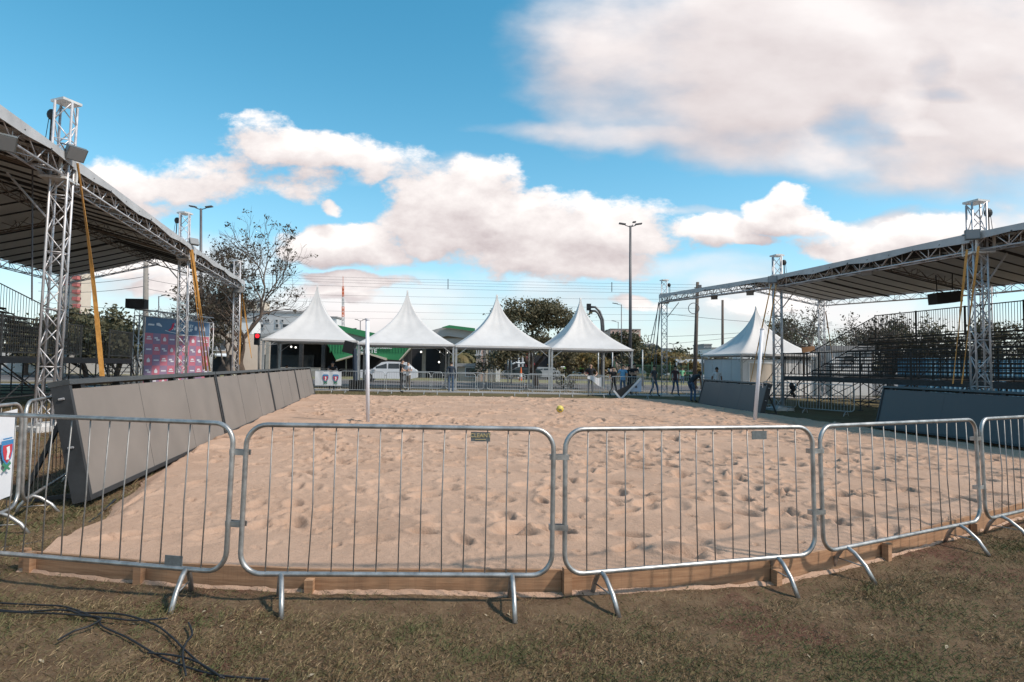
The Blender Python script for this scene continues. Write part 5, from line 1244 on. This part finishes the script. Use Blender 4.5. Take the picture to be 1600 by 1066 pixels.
# striped slab monument and its neighbours
r = thing('slab_monument', 'tall pale striped slabs under the third tent', 'monument', tuple(gp(767, 52)))
for k in range(8):
    px = 753.5+k*3.9; a_ = at(px, 536, 52+.3*(k % 2)); q = gp(px, 52); part('slab', MB().box((a_.x, 52+.3*(k % 2), (a_.z+q.z)/2), (.18, .4, a_.z-q.z)), ['wall_pink', 'wall_bright', 'wall_cream', 'wall_bright', 'wall_grey', 'wall_cream', 'wall_bright', 'wall_white'][k], r)
r = thing('gate_pillar', 'beige pillar with a cap left of the striped slabs', 'pillar', tuple(gp(748, 51)))
a_ = at(748, 556, 51); q = gp(748, 51); part('shaft', MB().box((a_.x, 51, (a_.z+q.z)/2), (.42, .42, a_.z-q.z)), 'wall_beige', r); part('capital', MB().box((a_.x, 51, a_.z+.06), (.6, .6, .12)), 'wall_white', r)
for dx in (-.15, 0, .15): part('rod', MB().tube([(a_.x+dx, 51, a_.z+.1), (a_.x+dx*2, 51, a_.z+1.2)], .04, 5), 'wall_white', r)
r, *_ = block('kiosk', 'small grey kiosk with a dark window left of the pillar', 'kiosk', 716, 743, 573, 53, 2.5, 'wall_beige'); win(r, 728, 575, 741, 588, 53)
r = thing('red_shelter', 'red and white slatted shelter behind the umbrella tree', 'shelter', tuple(gp(823, 72)))
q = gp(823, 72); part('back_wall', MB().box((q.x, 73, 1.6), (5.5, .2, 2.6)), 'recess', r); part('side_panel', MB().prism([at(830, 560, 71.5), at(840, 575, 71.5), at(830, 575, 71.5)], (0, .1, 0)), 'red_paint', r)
for k, px in enumerate((811, 817, 823, 828, 832)): a_ = at(px, 552, 71.8); part('slat', MB().box((a_.x, 71.8, (a_.z+q.z)/2), (.22, .1, a_.z-q.z)), ['wall_bright', 'wall_white', 'red_paint', 'wall_bright', 'wall_white'][k], r)
part('wavy_roof', MB().tube([at(801, 569, 70), at(806, 566.5, 70), at(813, 568, 70), at(820, 567, 70)], .10, 6), 'wall_bright', r)
# blue container behind the right stand
q = at(1404, 600, 33); q2 = at(1600, 600, 30); r = thing('blue_container', 'blue ribbed container behind the right grandstand', 'container', (q.x, 33, gz(q.x)))
part('walls', MB().box(((q.x+q2.x)/2+2.6, 33.5, 1.05), (q2.x-q.x+3, 2.4, 2.5)), 'container_blue', r)
mb = MB()
for x in np.arange(q.x+1.3, q2.x+4, .27): mb.box((x, 32.28, 1.15), (.08, .05, 2.2))
part('ribs', mb, 'rib_pale', r)
r, *_ = block('white_trailer', 'white trailer wall seen through the right grandstand', 'trailer', 1300, 1362, 548, 37, 2.5, 'wall_bright'); win(r, 1318, 556, 1332, 565, 37)
q = at(1262, 545, 34); r = thing('orange_sign', 'orange timber sign on a post beside the far end of the right stand', 'sign', tuple(gp(1262, 34)))
part('board', MB().box(at(1263, 546, 34), (.75, .08, .32), Matrix.Rotation(-.12, 3, 'Y')), 'board', r); part('post', MB().tube([gp(1256, 34), at(1256, 545, 34)], .04, 6), 'bark', r)
# small far grey wall left of stand
r = thing('perimeter_wall', 'low pale wall behind the left grandstand', 'wall', tuple(gp(120, 48))); a_ = gp(-100, 48); b_ = gp(330, 52)
part('wall_face', MB().bar(a_+Vector((0, 0, .9)), b_+Vector((0, 0, .9)), .25, 1.8), 'wall_white', r)
r = thing('perimeter_wall', 'low pale wall behind the right grandstand', 'wall', tuple(gp(1400, 52))); a_ = gp(1240, 52); b_ = gp(1900, 46)
part('wall_face', MB().bar(a_+Vector((0, 0, .9)), b_+Vector((0, 0, .9)), .25, 1.8), 'wall_white', r)
r = thing('green_fence', 'green mesh fence behind the folded arms person', 'fence', tuple(gp(1010, 62)))
mb = MB(); a_ = gp(960, 62); b_ = gp(1075, 64)
for k in range(60): p = a_.lerp(b_, k/59); mb.tube([p, p+Vector((0, 0, 2.0))], .018, 4, caps=False)
for z in (.1, 1.0, 1.9): mb.tube([a_+Vector((0, 0, z)), b_+Vector((0, 0, z))], .02, 4)
part('mesh', mb, 'fence_green', r)
for k in range(5): p = a_.lerp(b_, k/4); part('post', MB().tube([p, p+Vector((0, 0, 2.3))], .06, 6), 'fence_green', r)

# ------------------------------------------------------------------ poles, lamps, wires, mast
def pole(px, ytop, Y_, r0, r1, m, name, label, cat, group=None, pxb=None):
    t_ = at(px, ytop, Y_); b_ = gp(pxb or px, Y_); r = thing(name, label, cat, tuple(b_), group)
    mb = MB().tube([b_, t_], [r0, r1], 10); part('pole', mb, m, r, smooth=True); return r, t_
def head(r, t_, dx, rise=.15):
    part('arm', MB().tube([t_-Vector((0, 0, .1)), t_+Vector((dx*.5, 0, rise*.3))], .035, 5), 'pole_metal', r)
    R = Matrix.Rotation(-.15*(1 if dx > 0 else -1), 3, 'Y'); part('lamp_head', MB().box(t_+Vector((dx*.75, 0, rise)), (abs(dx)*.62, .28, .09), R), 'pole_metal', r)
r, t_ = pole(985, 353, 45, .15, .09, 'pole_metal', 'street_lamp', 'tallest lamp post with two heads, right of the tents', 'street lamp', 'street lamps')
head(r, t_, -.85); head(r, t_, .85); head(r, t_, .4, .3)
r, t_ = pole(314, 326, 45, .15, .09, 'pole_metal', 'street_lamp', 'tall lamp post with two heads left of the bare tree', 'street lamp', 'street lamps')
head(r, t_, -.85); head(r, t_, .85)
for (px, yt, Y_, dx, lab) in [(971, 476, 88, -1.3, 'thin lamp post with one head left of the tallest lamp'), (966, 503, 110, -1.2, 'small lamp post behind the thin one beside the tallest lamp'), (1013, 524, 110, 1.2, 'small lamp post between the tallest lamp and the far right tower'), (1052, 538, 120, .8, 'tiny lamp post right of the far right tower'), (248, 463, 75, .9, 'curved lamp post left of the press wall'), (563, 501, 90, .8, 'tiny lamp post between the two left tents')]:
    r, t_ = pole(px, yt, Y_, .10, .06, 'pole_metal', 'street_lamp', lab, 'street lamp', 'street lamps'); head(r, t_, dx)
    if px in (563, 1052): head(r, t_, -dx)
r, t_ = pole(541, 516, 60, .08, .05, 'galv_far', 'street_lamp', 'pale lamp post in front of the green fascia', 'street lamp', 'street lamps'); head(r, t_, -1.0); head(r, t_, 1.0)
r, t_ = pole(228, 404, 40, .22, .15, 'pole_conc', 'utility_pole', 'thick concrete utility pole behind the press wall', 'utility pole', 'utility poles')
part('insulator_rack', MB().box(t_+Vector((.12, 0, -1.6)), (.05, .05, 1.3)), 'pole_metal', r)
for k in range(5): part('insulator', MB().tube([t_+Vector((.16, 0, -1.1-.25*k)), t_+Vector((.26, 0, -1.1-.25*k))], .04, 6), 'wall_grey', r)
r, t_ = pole(1090, 441, 45, .17, .12, 'pole_wood', 'utility_pole', 'wooden utility pole right of the far right tower', 'utility pole', 'utility poles', pxb=1085)
part('transformer', MB().box(t_+Vector((.1, -.15, -.5)), (.25, .25, .5)), 'pole_metal', r); part('crossarm', MB().box(t_+Vector((.35, 0, -.45)), (1.2, .08, .08)), 'pole_wood', r)
mb = MB(); c_ = at(1084, 482, 44.8); mb.tube([c_+Vector((.42*math.cos(k*PI/10), 0, .42*math.sin(k*PI/10))) for k in range(20)], .03, 5, closed=True); part('cable_coil', mb, 'wire', r)
r, t_ = pole(1129, 469, 62, .16, .12, 'pole_wood', 'utility_pole', 'thinner wooden utility pole left of the cabin tent', 'utility pole', 'utility poles')
for px, yt, Y_, lab in [(1004, 548, 50, 'thin pale post right of the fourth tent'), (1034, 545, 60, 'thin pale post beside the far right tower'), (794, 546, 50, 'left one of the thin white flag posts under the third tent'), (799, 546, 50, 'right one of the thin white flag posts under the third tent'), (935, 545, 52, 'left thin white post under the fourth tent'), (944, 545, 52, 'middle thin white post under the fourth tent'), (957, 545, 52, 'right thin white post under the fourth tent')]:
    r, t_ = pole(px, yt, Y_, .06, .05, 'galv_far', 'thin_post', lab, 'post', 'thin pale posts'); part('post_cap', MB().ball(t_, .08, 6), 'galv_far', r)
# curved traffic mast
r = thing('traffic_mast', 'curved twin traffic mast with signals right of the fourth tent peak', 'traffic mast', tuple(gp(941, 48)))
for off_, top, tip in ((0, 478, 921), (-2.5, 484, 922)):
    b_ = gp(943+off_, 48); part('mast_tube', MB().tube([b_, at(943+off_, 515, 48), at(942+off_, 500, 48), at(937+off_, 487+off_*-1, 48), at(930, top+2, 48), at(tip, top+2, 48)], .10, 8), 'pole_metal', r, smooth=True)
part('signal_box', MB().box(at(920, 480, 47.8), (.35, .3, .55)), 'black', r); part('camera_box', MB().box(at(923, 488, 47.8), (.25, .3, .25)), 'black', r)
# traffic light at left
r, t_ = pole(405, 529, 42, .09, .09, 'pole_conc', 'traffic_light', 'traffic light showing red left of the leftmost tent', 'traffic light')
part('signal_box', MB().box(at(402, 530, 41.9), (.35, .3, .85)), 'black', r)
part('red_lamp', MB().ball(at(402, 525, 41.7), .15, 12, (1, .5, 1)), 'lamp_red_on', r)
part('visor', MB().tube([at(402, 525, 41.75), at(402, 525, 41.35)], .19, 12, caps=False), 'signal_red', r)
# lattice mast
t_ = at(536, 432, 190); b_ = gp(536, 190); r = thing('radio_mast', 'thin red and white lattice mast between the two left tents', 'radio mast', tuple(b_))
for k in range(8):
    a0 = b_.lerp(t_, k/9); a1 = b_.lerp(t_, (k+1)/9); mb = truss(MB(), a0, a1, 1.0-.08*k, 1.0-.08*k, 1.4, .09, .06, up=Vector((0, 1, 0)), n=4); part('mast_section', mb, 'cone' if k % 2 else 'wall_white', r)
part('antenna', MB().tube([b_.lerp(t_, 8/9), t_], .08, 5), 'cone', r)
# wires
def wirep(p, q, sag, label, rad=.022, n=14):
    pts = [Vector(p).lerp(Vector(q), i/n)-Vector((0, 0, 4*sag*(i/n)*(1-i/n))) for i in range(n+1)]
    solo('power_line', MB().tube(pts, rad, 4), 'wire', label, 'power line', tuple(pts[0]), 'overhead wires')
oN = ['topmost', 'second', 'third', 'fourth', 'fifth', 'sixth', 'seventh', 'eighth']
for k, (y0, y1, rad) in enumerate([(432, 443, .02), (436, 448, .02), (440, 452, .02), (446, 457, .025), (462, 466, .022), (472, 480, .025), (487, 490, .02), (498, 499, .016)]):
    wirep(at(380, y0-4, 52), at(1092, y1+2, 46), .12, oN[k]+' overhead wire from the top above the tent peaks', rad*.5)
for k, (y0, y1) in enumerate([(442, 432), (455, 447), (470, 480), (476, 500)]):
    wirep(at(60, y0, 45), at(228, y1, 40), .25, oN[k]+' overhead wire left of the concrete pole', .018)
    wirep(at(228, y1+4, 40), at(420, y1+22, 46), .3, oN[k]+' overhead wire right of the concrete pole', .016)
for k, (y0, y1) in enumerate([(452, 478), (488, 505), (500, 503), (520, 548)]):
    wirep(at(1040, y0+38, 44), at(1300, y1+ (0 if k else 30), 50), .2, oN[k]+' overhead wire passing the cabin tent peak', .02)
mb = MB().tube([at(700, 436, 49), at(700, 452, 49)], .035, 5); solo('wire_spacer', mb, 'wire', 'small vertical spacer on the overhead wires left', 'wire spacer', tuple(at(700, 452, 49)), 'wire spacers')
mb = MB().tube([at(956, 441, 47), at(956, 456, 47)], .035, 5); solo('wire_spacer', mb, 'wire', 'small vertical spacer on the wires near the tallest lamp', 'wire spacer', tuple(at(956, 456, 47)), 'wire spacers')

# ------------------------------------------------------------------ trees
def leaf_mesh(P_, size, m, rs, flat=.5, kind='quad'):
    """many small leaf faces at points P_ (n,3)"""
    n = len(P_); a_ = rs.normal(size=(n, 3)); a_ /= np.linalg.norm(a_, axis=1)[:, None]; b_ = rs.normal(size=(n, 3)); b_ -= (a_*b_).sum(1)[:, None]*a_; b_ /= np.linalg.norm(b_, axis=1)[:, None]
    s = size*(.5+rs.random(n))[:, None]; A_ = a_*s; B_ = b_*s*.55
    co = np.stack([P_-A_, P_-B_*.9, P_+A_, P_+B_], 1).reshape(-1, 3).astype(np.float32)
    me = bpy.data.meshes.new('crown'); me.vertices.add(len(co)); me.vertices.foreach_set('co', co.ravel())
    me.loops.add(4*n); me.loops.foreach_set('vertex_index', np.arange(4*n, dtype=np.int32)); me.polygons.add(n); me.polygons.foreach_set('loop_start', np.arange(0, 4*n, 4, dtype=np.int32)); me.update(calc_edges=True)
    me.materials.append(M[m]); return me
def tree(px, Y_, h, crown_w, label, bark='bark', leaf='leaf_dark', seed=1, fork=.3, leaves=9000, lsize=.12, style='round', depth=5, r0=.22, twig=True, name='tree', group='trees around the field', lean=(0, 0), spread=.62, tipclump=.5, cover=1.0, base=None, clumps=None):
    rs = np.random.default_rng(seed); rd = random.Random(seed)
    b0 = base if base is not None else gp(px, Y_); r = thing(name, label, 'tree', tuple(b0), group)
    mb = MB(); tips = []
    def branch(p, d, ln, rad, k):
        n = 4; pts = [p]; q = p.copy(); dd = d.copy()
        for i in range(n):
            dd = (dd + Vector((rd.gauss(0, .13), rd.gauss(0, .13), rd.gauss(0, .07)+(.05 if style != 'flat' else -.02*k)))).normalized(); q = q+dd*(ln/n); pts.append(q)
        mb.tube(pts, [rad*(1-.38*i/n) for i in range(n+1)], max(4, 9-k*1) if k < 4 else 3, caps=False)
        if k >= depth:
            tips.append((q, dd)); return
        if k >= depth-2: tips.append((q, dd))
        m_ = (rd.choice((2, 3, 3)) if depth < 7 else 3) if k > 0 else 4
        for i in range(m_):
            a_ = rd.uniform(0, 2*PI) if k else 2*PI*i/m_+rd.uniform(-.4, .4); sp = rd.uniform(.35, spread+.25); o_ = dd.orthogonal().normalized(); o2 = dd.cross(o_)
            nd_ = (dd*math.cos(sp)+(o_*math.cos(a_)+o2*math.sin(a_))*math.sin(sp))
            nd_ = Vector((nd_.x*1.15, nd_.y*1.15, nd_.z*(1 if style != 'flat' else .75))).normalized()
            st = pts[-1] if i < 2 else pts[rd.choice((2, 3))]
            branch(st, nd_, ln*rd.uniform(.68, .9), max(.009, rad*.60*(1 if i else 1.1)), k+1)
    trunk_l = h*fork; d0 = Vector((lean[0], lean[1], 1)).normalized()
    branch(b0-Vector((0, 0, .1)), d0, trunk_l, r0, 0)
    # scale the crown to the wanted width and height (root stays)
    V = np.array(mb.v); zt = V[:, 2].max()-b0.z; wx = (V[:, 0].max()-V[:, 0].min())
    fz = h/zt; fxy = crown_w/wx
    def fix(P):
        P = P.copy(); t_ = np.clip((P[:, 2]-b0.z)/(trunk_l*.9), 0, 1); s_ = 1+(fxy-1)*t_**2
        cx_ = (V[:, 0].max()+V[:, 0].min())/2
        P[:, 0] = b0.x+(P[:, 0]-b0.x)*s_; P[:, 1] = b0.y+(P[:, 1]-b0.y)*s_; P[:, 2] = b0.z+(P[:, 2]-b0.z)*fz; return P
    mb.v = [tuple(v) for v in fix(V)]
    part('trunk', mb, bark, r, smooth=True)
    if leaves:
        T = fix(np.array([tuple(t[0]) for t in tips])); keep = rs.random(len(T)) < cover; T = T[keep] if keep.any() else T
        idx = rs.integers(0, len(T), leaves); sc_ = .35+.65*rs.random(len(T)); P_ = T[idx]+rs.normal(size=(leaves, 3))*(tipclump*sc_[idx])[:, None]*np.array([1, 1, .65])
        if clumps:
            extra = []
            for (dx, dz, rx, rz, nn) in clumps:
                for _ in range(18):
                    c_ = rs.normal(size=3)*.55; c_ = np.array([dx, 0, dz])+c_*np.array([rx, rx*.8, rz]); q_ = rs.normal(size=(nn//18, 3))*.72
                    extra.append(c_+q_*np.array([rx, rx, rz])*.34+np.array(tuple(b0)))
            P_ = np.concatenate([P_]+extra)
        me = leaf_mesh(P_-np.array(tuple(b0)), lsize, leaf, rs); o = bpy.data.objects.new('crown', me); C.objects.link(o); o.parent = r
    return r
tree(380, 36, 11.1, 9.0, 'tall half bare tree behind the farthest left tower', 'bark', 'leaf_brown', 11, .38, 5000, .08, 'round', 7, .36, lean=(.05, 0), spread=.5, tipclump=.24, cover=.10)
tree(351, 37.5, 8.4, 5.0, 'darker half bare tree just left of the tall bare one', 'bark_grey', 'leaf_brown', 23, .40, 3000, .09, 'round', 6, .22, spread=.5, tipclump=.30, cover=.22)
tree(838, 46, 6.9, 6.9, 'umbrella shaped tree between the third and fourth tents', 'bark', 'leaf_olive', 5, .33, 9000, .10, 'flat', 5, .28, spread=.75, tipclump=.35, cover=.9, clumps=[(-1.6, 5.4, 1.5, .8, 2400), (-.4, 6.1, 1.5, .7, 2400), (1.0, 6.0, 1.4, .7, 2400), (2.1, 5.4, 1.2, .8, 2000), (0, 4.6, 1.2, .6, 1200), (1.4, 3.4, 2.0, .5, 1800), (-1.2, 3.5, 1.6, .5, 1500)])
tree(889, 75, 4.3, 8.0, 'small ochre leaved tree under the fourth tent', 'bark', 'leaf_ochre', 8, .25, 8000, .22, 'round', 4, .2, tipclump=.6)
tree(865, 82, 4.6, 7.0, 'dark small tree left of the ochre leaved one', 'bark', 'leaf_dark', 9, .25, 7000, .24, 'round', 4, .2, tipclump=.7)
for i, (px, Y_, h, w_, lf, lab) in enumerate([(968, 95, 7.4, 9, 'leaf_dark', 'dark dense tree left of the pink tower'), (990, 105, 6.0, 9, 'leaf_dark', 'dark tree in front of the pink tower'), (1012, 90, 4.4, 7, 'leaf_olive', 'olive tree right of the pink tower'), (1028, 84, 3.6, 6, 'leaf_ochre', 'autumn coloured tree left of the far right tower'), (1072, 90, 4.2, 7, 'leaf_dark', 'bushy tree behind the wooden utility pole'), (1112, 95, 3.6, 8, 'leaf_olive', 'low tree left of the cabin tent'),
        (940, 110, 5.0, 9, 'leaf_dark', 'dark tree behind the thin white posts'), (800, 90, 4.0, 10, 'leaf_dark', 'dark tree far behind the striped slabs'), (770, 95, 4.2, 9, 'leaf_dark', 'low dark tree directly behind the striped slabs'), (735, 80, 4.0, 8, 'leaf_dark', 'dark tree behind the palm')]):
    tree(px, Y_, h, w_, lab, 'bark', lf, 40+i, .22, 7000, .26, 'round', 4, .2, tipclump=.75)
# trees behind the left stand
for i, (px, Y_, h, w_, lab) in enumerate([(182, 42, 4.9, 4.6, 'round bushy tree left of the press wall'), (135, 44, 5.0, 5.0, 'dark bush tree behind the sloping railing of the left stand'), (95, 46, 4.6, 5, 'dark tree seen through the left stand railing'), (40, 46, 4.2, 5, 'dark tree behind the upper rows of the left stand'), (285, 60, 4.6, 5, 'leafy tree behind the press wall straps')]):
    tree(px, Y_, h, w_, lab, 'bark', 'leaf_olive' if i % 2 else 'leaf_dark', 60+i, .25, 9000, .14, 'round', 4, .2, tipclump=.55)
# trees behind the right stand
for i, (px, Y_, h, w_, lf, lab, lv) in enumerate([(1247, 52, 7.4, 6.5, 'leaf_olive', 'leafy tree right behind the cabin tent', 9000), (1303, 44, 7.2, 8.0, 'leaf_brown', 'open branched tree behind the far end of the right stand', 4000), (1390, 40, 5.6, 7, 'leaf_brown', 'half bare tree behind the middle of the right stand', 3500), (1450, 38, 5.4, 6.5, 'leaf_olive', 'leafy tree behind the right stand railing', 5000), (1535, 36, 5.0, 5.0, 'leaf_olive', 'rounded dark tree behind the right stand near the tower', 7000), (1345, 48, 5.5, 8, 'leaf_olive', 'far tree filling the gap behind the right stand', 3500), (1235, 60, 6.5, 6, 'leaf_dark', 'dark tree behind the cabin tent peak', 7000)]):
    tree(px, Y_, h, w_, lab, 'bark_grey', lf, 80+i, .28, int(lv*.6), .095, 'round', 6, .22, tipclump=.36, spread=.7)
# palm
q = gp(721, 56); r = thing('palm_tree', 'short palm with drooping fronds under the second tent edge', 'palm', tuple(q)); cp = q+Vector((0, 0, 2.5))
part('trunk', MB().tube([q, q+Vector((.05, 0, 1.3)), cp], [.22, .19, .16], 10), 'bark', r)
mbf = MB(); rd = random.Random(4)
for k in range(26):
    a_ = 2*PI*k/26+rd.uniform(-.1, .1); el = rd.uniform(-.2, 1.1); pts = []
    for i in range(7): u = i/6; pts.append(cp+Vector((math.cos(a_)*1.7*u*math.cos(el*.6), math.sin(a_)*1.7*u*math.cos(el*.6), 1.5*math.sin(el)*u-1.5*u*u)))
    for i in range(6):
        p, p2 = pts[i], pts[i+1]; sd_ = Vector((-math.sin(a_), math.cos(a_), 0))
        for s_ in (-1, 1):
            for j in range(3):
                c_ = p.lerp(p2, j/3); mbf.add([c_, c_+sd_*s_*.32+Vector((math.cos(a_)*.12, math.sin(a_)*.12, -.12)), c_+(p2-p)*.25], [(0, 1, 2)])
part('fronds', mbf, 'leaf_palm', r)
# far woods as one mass along the horizon
P_ = []; rs = np.random.default_rng(3)
for k in range(240):
    x = rs.uniform(-330, 420); y = 330+rs.uniform(-20, 40); 
    if -25 < x < 40: continue
    s = rs.uniform(3, 6); P_.append(np.array([x, y, s*.6])+rs.normal(size=(60, 3))*np.array([s*.9, s*.5, s*.45]))
P_ = np.concatenate(P_); P_[:, 2] = np.abs(P_[:, 2]); me = leaf_mesh(P_, 1.6, 'leaf_dark', rs); me.name = 'far_woods'; o = bpy.data.objects.new('far_woods', me); C.objects.link(o); o['kind'] = 'stuff'; o['label'] = 'dark line of distant woods on the horizon'; o['category'] = 'woods'

# ------------------------------------------------------------------ cables on the grass
def cable(pts, label, rad=.010):
    P = [Vector(gnd) for gnd in pts]; out = []
    for i in range(len(P)-1):
        p0 = P[max(i-1, 0)]; p1 = P[i]; p2 = P[i+1]; p3 = P[min(i+2, len(P)-1)]
        for k in range(8):
            t = k/8; out.append(.5*((2*p1)+(p2-p0)*t+(2*p0-5*p1+4*p2-p3)*t*t+(3*p1-p0-3*p2+p3)*t**3))
    out.append(P[-1]); mb = MB().tube(out, rad, 7); mb.smooth = True
    return solo('cable', mb, 'cable', label, 'cable', tuple(P[0]), 'black cables in the grass')
def onG(px, py, dz=.018):
    x, y, z = ray(px, py); t = (0-EYE)/(z+.007*x); X_, Y_ = x*t, y*t
    return (X_, Y_, gzb(X_, Y_)+dz)
def cab(l, dz=.018): return [onG(px, py, dz) for px, py in l]
cable(cab([(-40, 938), (0, 942), (60, 946), (105, 952), (150, 975), (160, 985), (200, 1003), (255, 1035), (330, 1060), (420, 1068)]), 'upper black cable running from the left edge to the bottom', .0052)
cable(cab([(-40, 952), (30, 957), (90, 958), (130, 964), (190, 970), (240, 984), (270, 1005), (290, 1025), (320, 1052), (350, 1070)], .026), 'black cable bowing right before it dives to the bottom edge', .0052)
cable(cab([(-40, 957), (40, 961), (90, 965), (150, 975), (210, 978), (262, 976)], .03), 'black cable ending beside the barrier foot', .0050)
cable(cab([(105, 960), (130, 970), (157, 978), (140, 990), (115, 998), (90, 1012)], .034), 'short black cable end curling toward the bottom left', .0055)
cable(cab([(230, 1030), (270, 1034), (300, 1042), (325, 1055), (345, 1070)], .03), 'short black cable at the bottom under the bend', .0050)
cable(cab([(294, 985), (300, 1000), (290, 1015), (285, 1035), (290, 1070)], .035), 'black cable loop standing out right of the bundle', .0052)
cable([(-4.2, 6.2, .05), (-3.9, 5.4, .02), (-3.85, 4.9, .02), (-4.3, 4.5, .02), (-5, 4.2, .02)], 'black cable leading from the first left screen to the left', .012)

# ------------------------------------------------------------------ grass
def blades(n, xr, yr, ln, wd, up, name, label, dens=None, mtl='grass_blades'):
    rs = np.random.default_rng(len(label)+n)
    x = rs.uniform(*xr, n); y = yr[0]+(yr[1]-yr[0])*rs.random(n)**1.5
    front = np.interp(x, fx, fy, left=30, right=9.3); inside = (y > front-.04) & (x > np.where(y > 5.97, LEDX(y)-.2, -3.44-.5*(y-4.27)))
    front2 = (y > front-.30-.1*rs.random(n)) & (x > -3.5); k = ~inside & ~(front2 & (rs.random(n) < .75))
    p = fbm(x, y, 1.6, 3); k &= rs.random(n) < np.clip(.7+2.6*p, .34, 1)
    x = x[k]; y = y[k]; n = len(x); z = gzn(x)+ground_bump(x, y)
    tuft = fbm(x+50, y, 2.4, 3); L_ = ln*(.4+1.1*rs.random(n))*(1+1.8*np.clip(tuft-.05, 0, .5)); a_ = rs.random(n)*2*PI; el = np.clip(rs.normal(up, .35, n)+.9*np.clip(tuft-.08, 0, .4), .03, 1.45)
    dx = np.cos(a_)*np.cos(el); dy = np.sin(a_)*np.cos(el); dz = np.sin(el); px_ = -np.sin(a_)*wd*(.6+.8*rs.random(n)); py_ = np.cos(a_)*wd*(.6+.8*rs.random(n))
    P0 = np.stack([x-px_, y-py_, z], 1); P1 = np.stack([x+px_, y+py_, z+.0], 1); mx = .6
    P2 = np.stack([x+dx*L_*mx+px_*.7, y+dy*L_*mx+py_*.7, z+dz*L_*mx+.004], 1); P3 = np.stack([x+dx*L_-dx*0, y+dy*L_, z+dz*L_*.8+.004], 1)
    co = np.stack([P0, P1, P2, P3], 1).reshape(-1, 3).astype(np.float32)
    me = bpy.data.meshes.new(name); me.vertices.add(4*n); me.vertices.foreach_set('co', co.ravel()); me.loops.add(4*n); me.loops.foreach_set('vertex_index', np.arange(4*n, dtype=np.int32))
    me.polygons.add(n); me.polygons.foreach_set('loop_start', np.arange(0, 4*n, 4, dtype=np.int32)); me.update(calc_edges=True); me.materials.append(M[mtl])
    o = bpy.data.objects.new(name, me); C.objects.link(o); o['kind'] = 'stuff'; o['label'] = label; o['category'] = 'grass'; return o
blades(620000, (-5.2, 7.5), (1.7, 7.0), .032, .0012, .36, 'grass', 'short trampled grass with straw in front of the barriers')
blades(90000, (-16, -4), (4.0, 30), .075, .003, .55, 'grass', 'rough grass beside and behind the left screen wall')
blades(50000, (9, 18), (9, 34), .09, .005, .6, 'grass', 'grass behind the right screens and under the stand')
# small litter and stones
rs = np.random.default_rng(77); mb = MB()
for k in range(46):
    x, y = rs.uniform(-3.5, 5.5), rs.uniform(2.4, 3.9); 
    if y > np.interp(x, fx, fy)-.3: continue
    c_ = Vector((x, y, gzb(x, y)+.006)); a_ = rs.uniform(0, PI); s_ = rs.uniform(.008, .02); u_ = Vector((math.cos(a_), math.sin(a_), .3)); v_ = Vector((-math.sin(a_), math.cos(a_), -.1))
    mb.add([c_-u_*s_, c_-v_*s_*.5, c_+u_*s_, c_+v_*s_*.5+Vector((0, 0, .006))], [(0, 1, 2, 3)])
mat('straw', (.36, .29, .2), .8); o = struct('leaf_litter', mb, 'straw', 'stuff'); o['label'] = 'pale dry leaf scraps scattered on the foreground grass'; o['category'] = 'litter'
print('objects', len(bpy.data.objects))
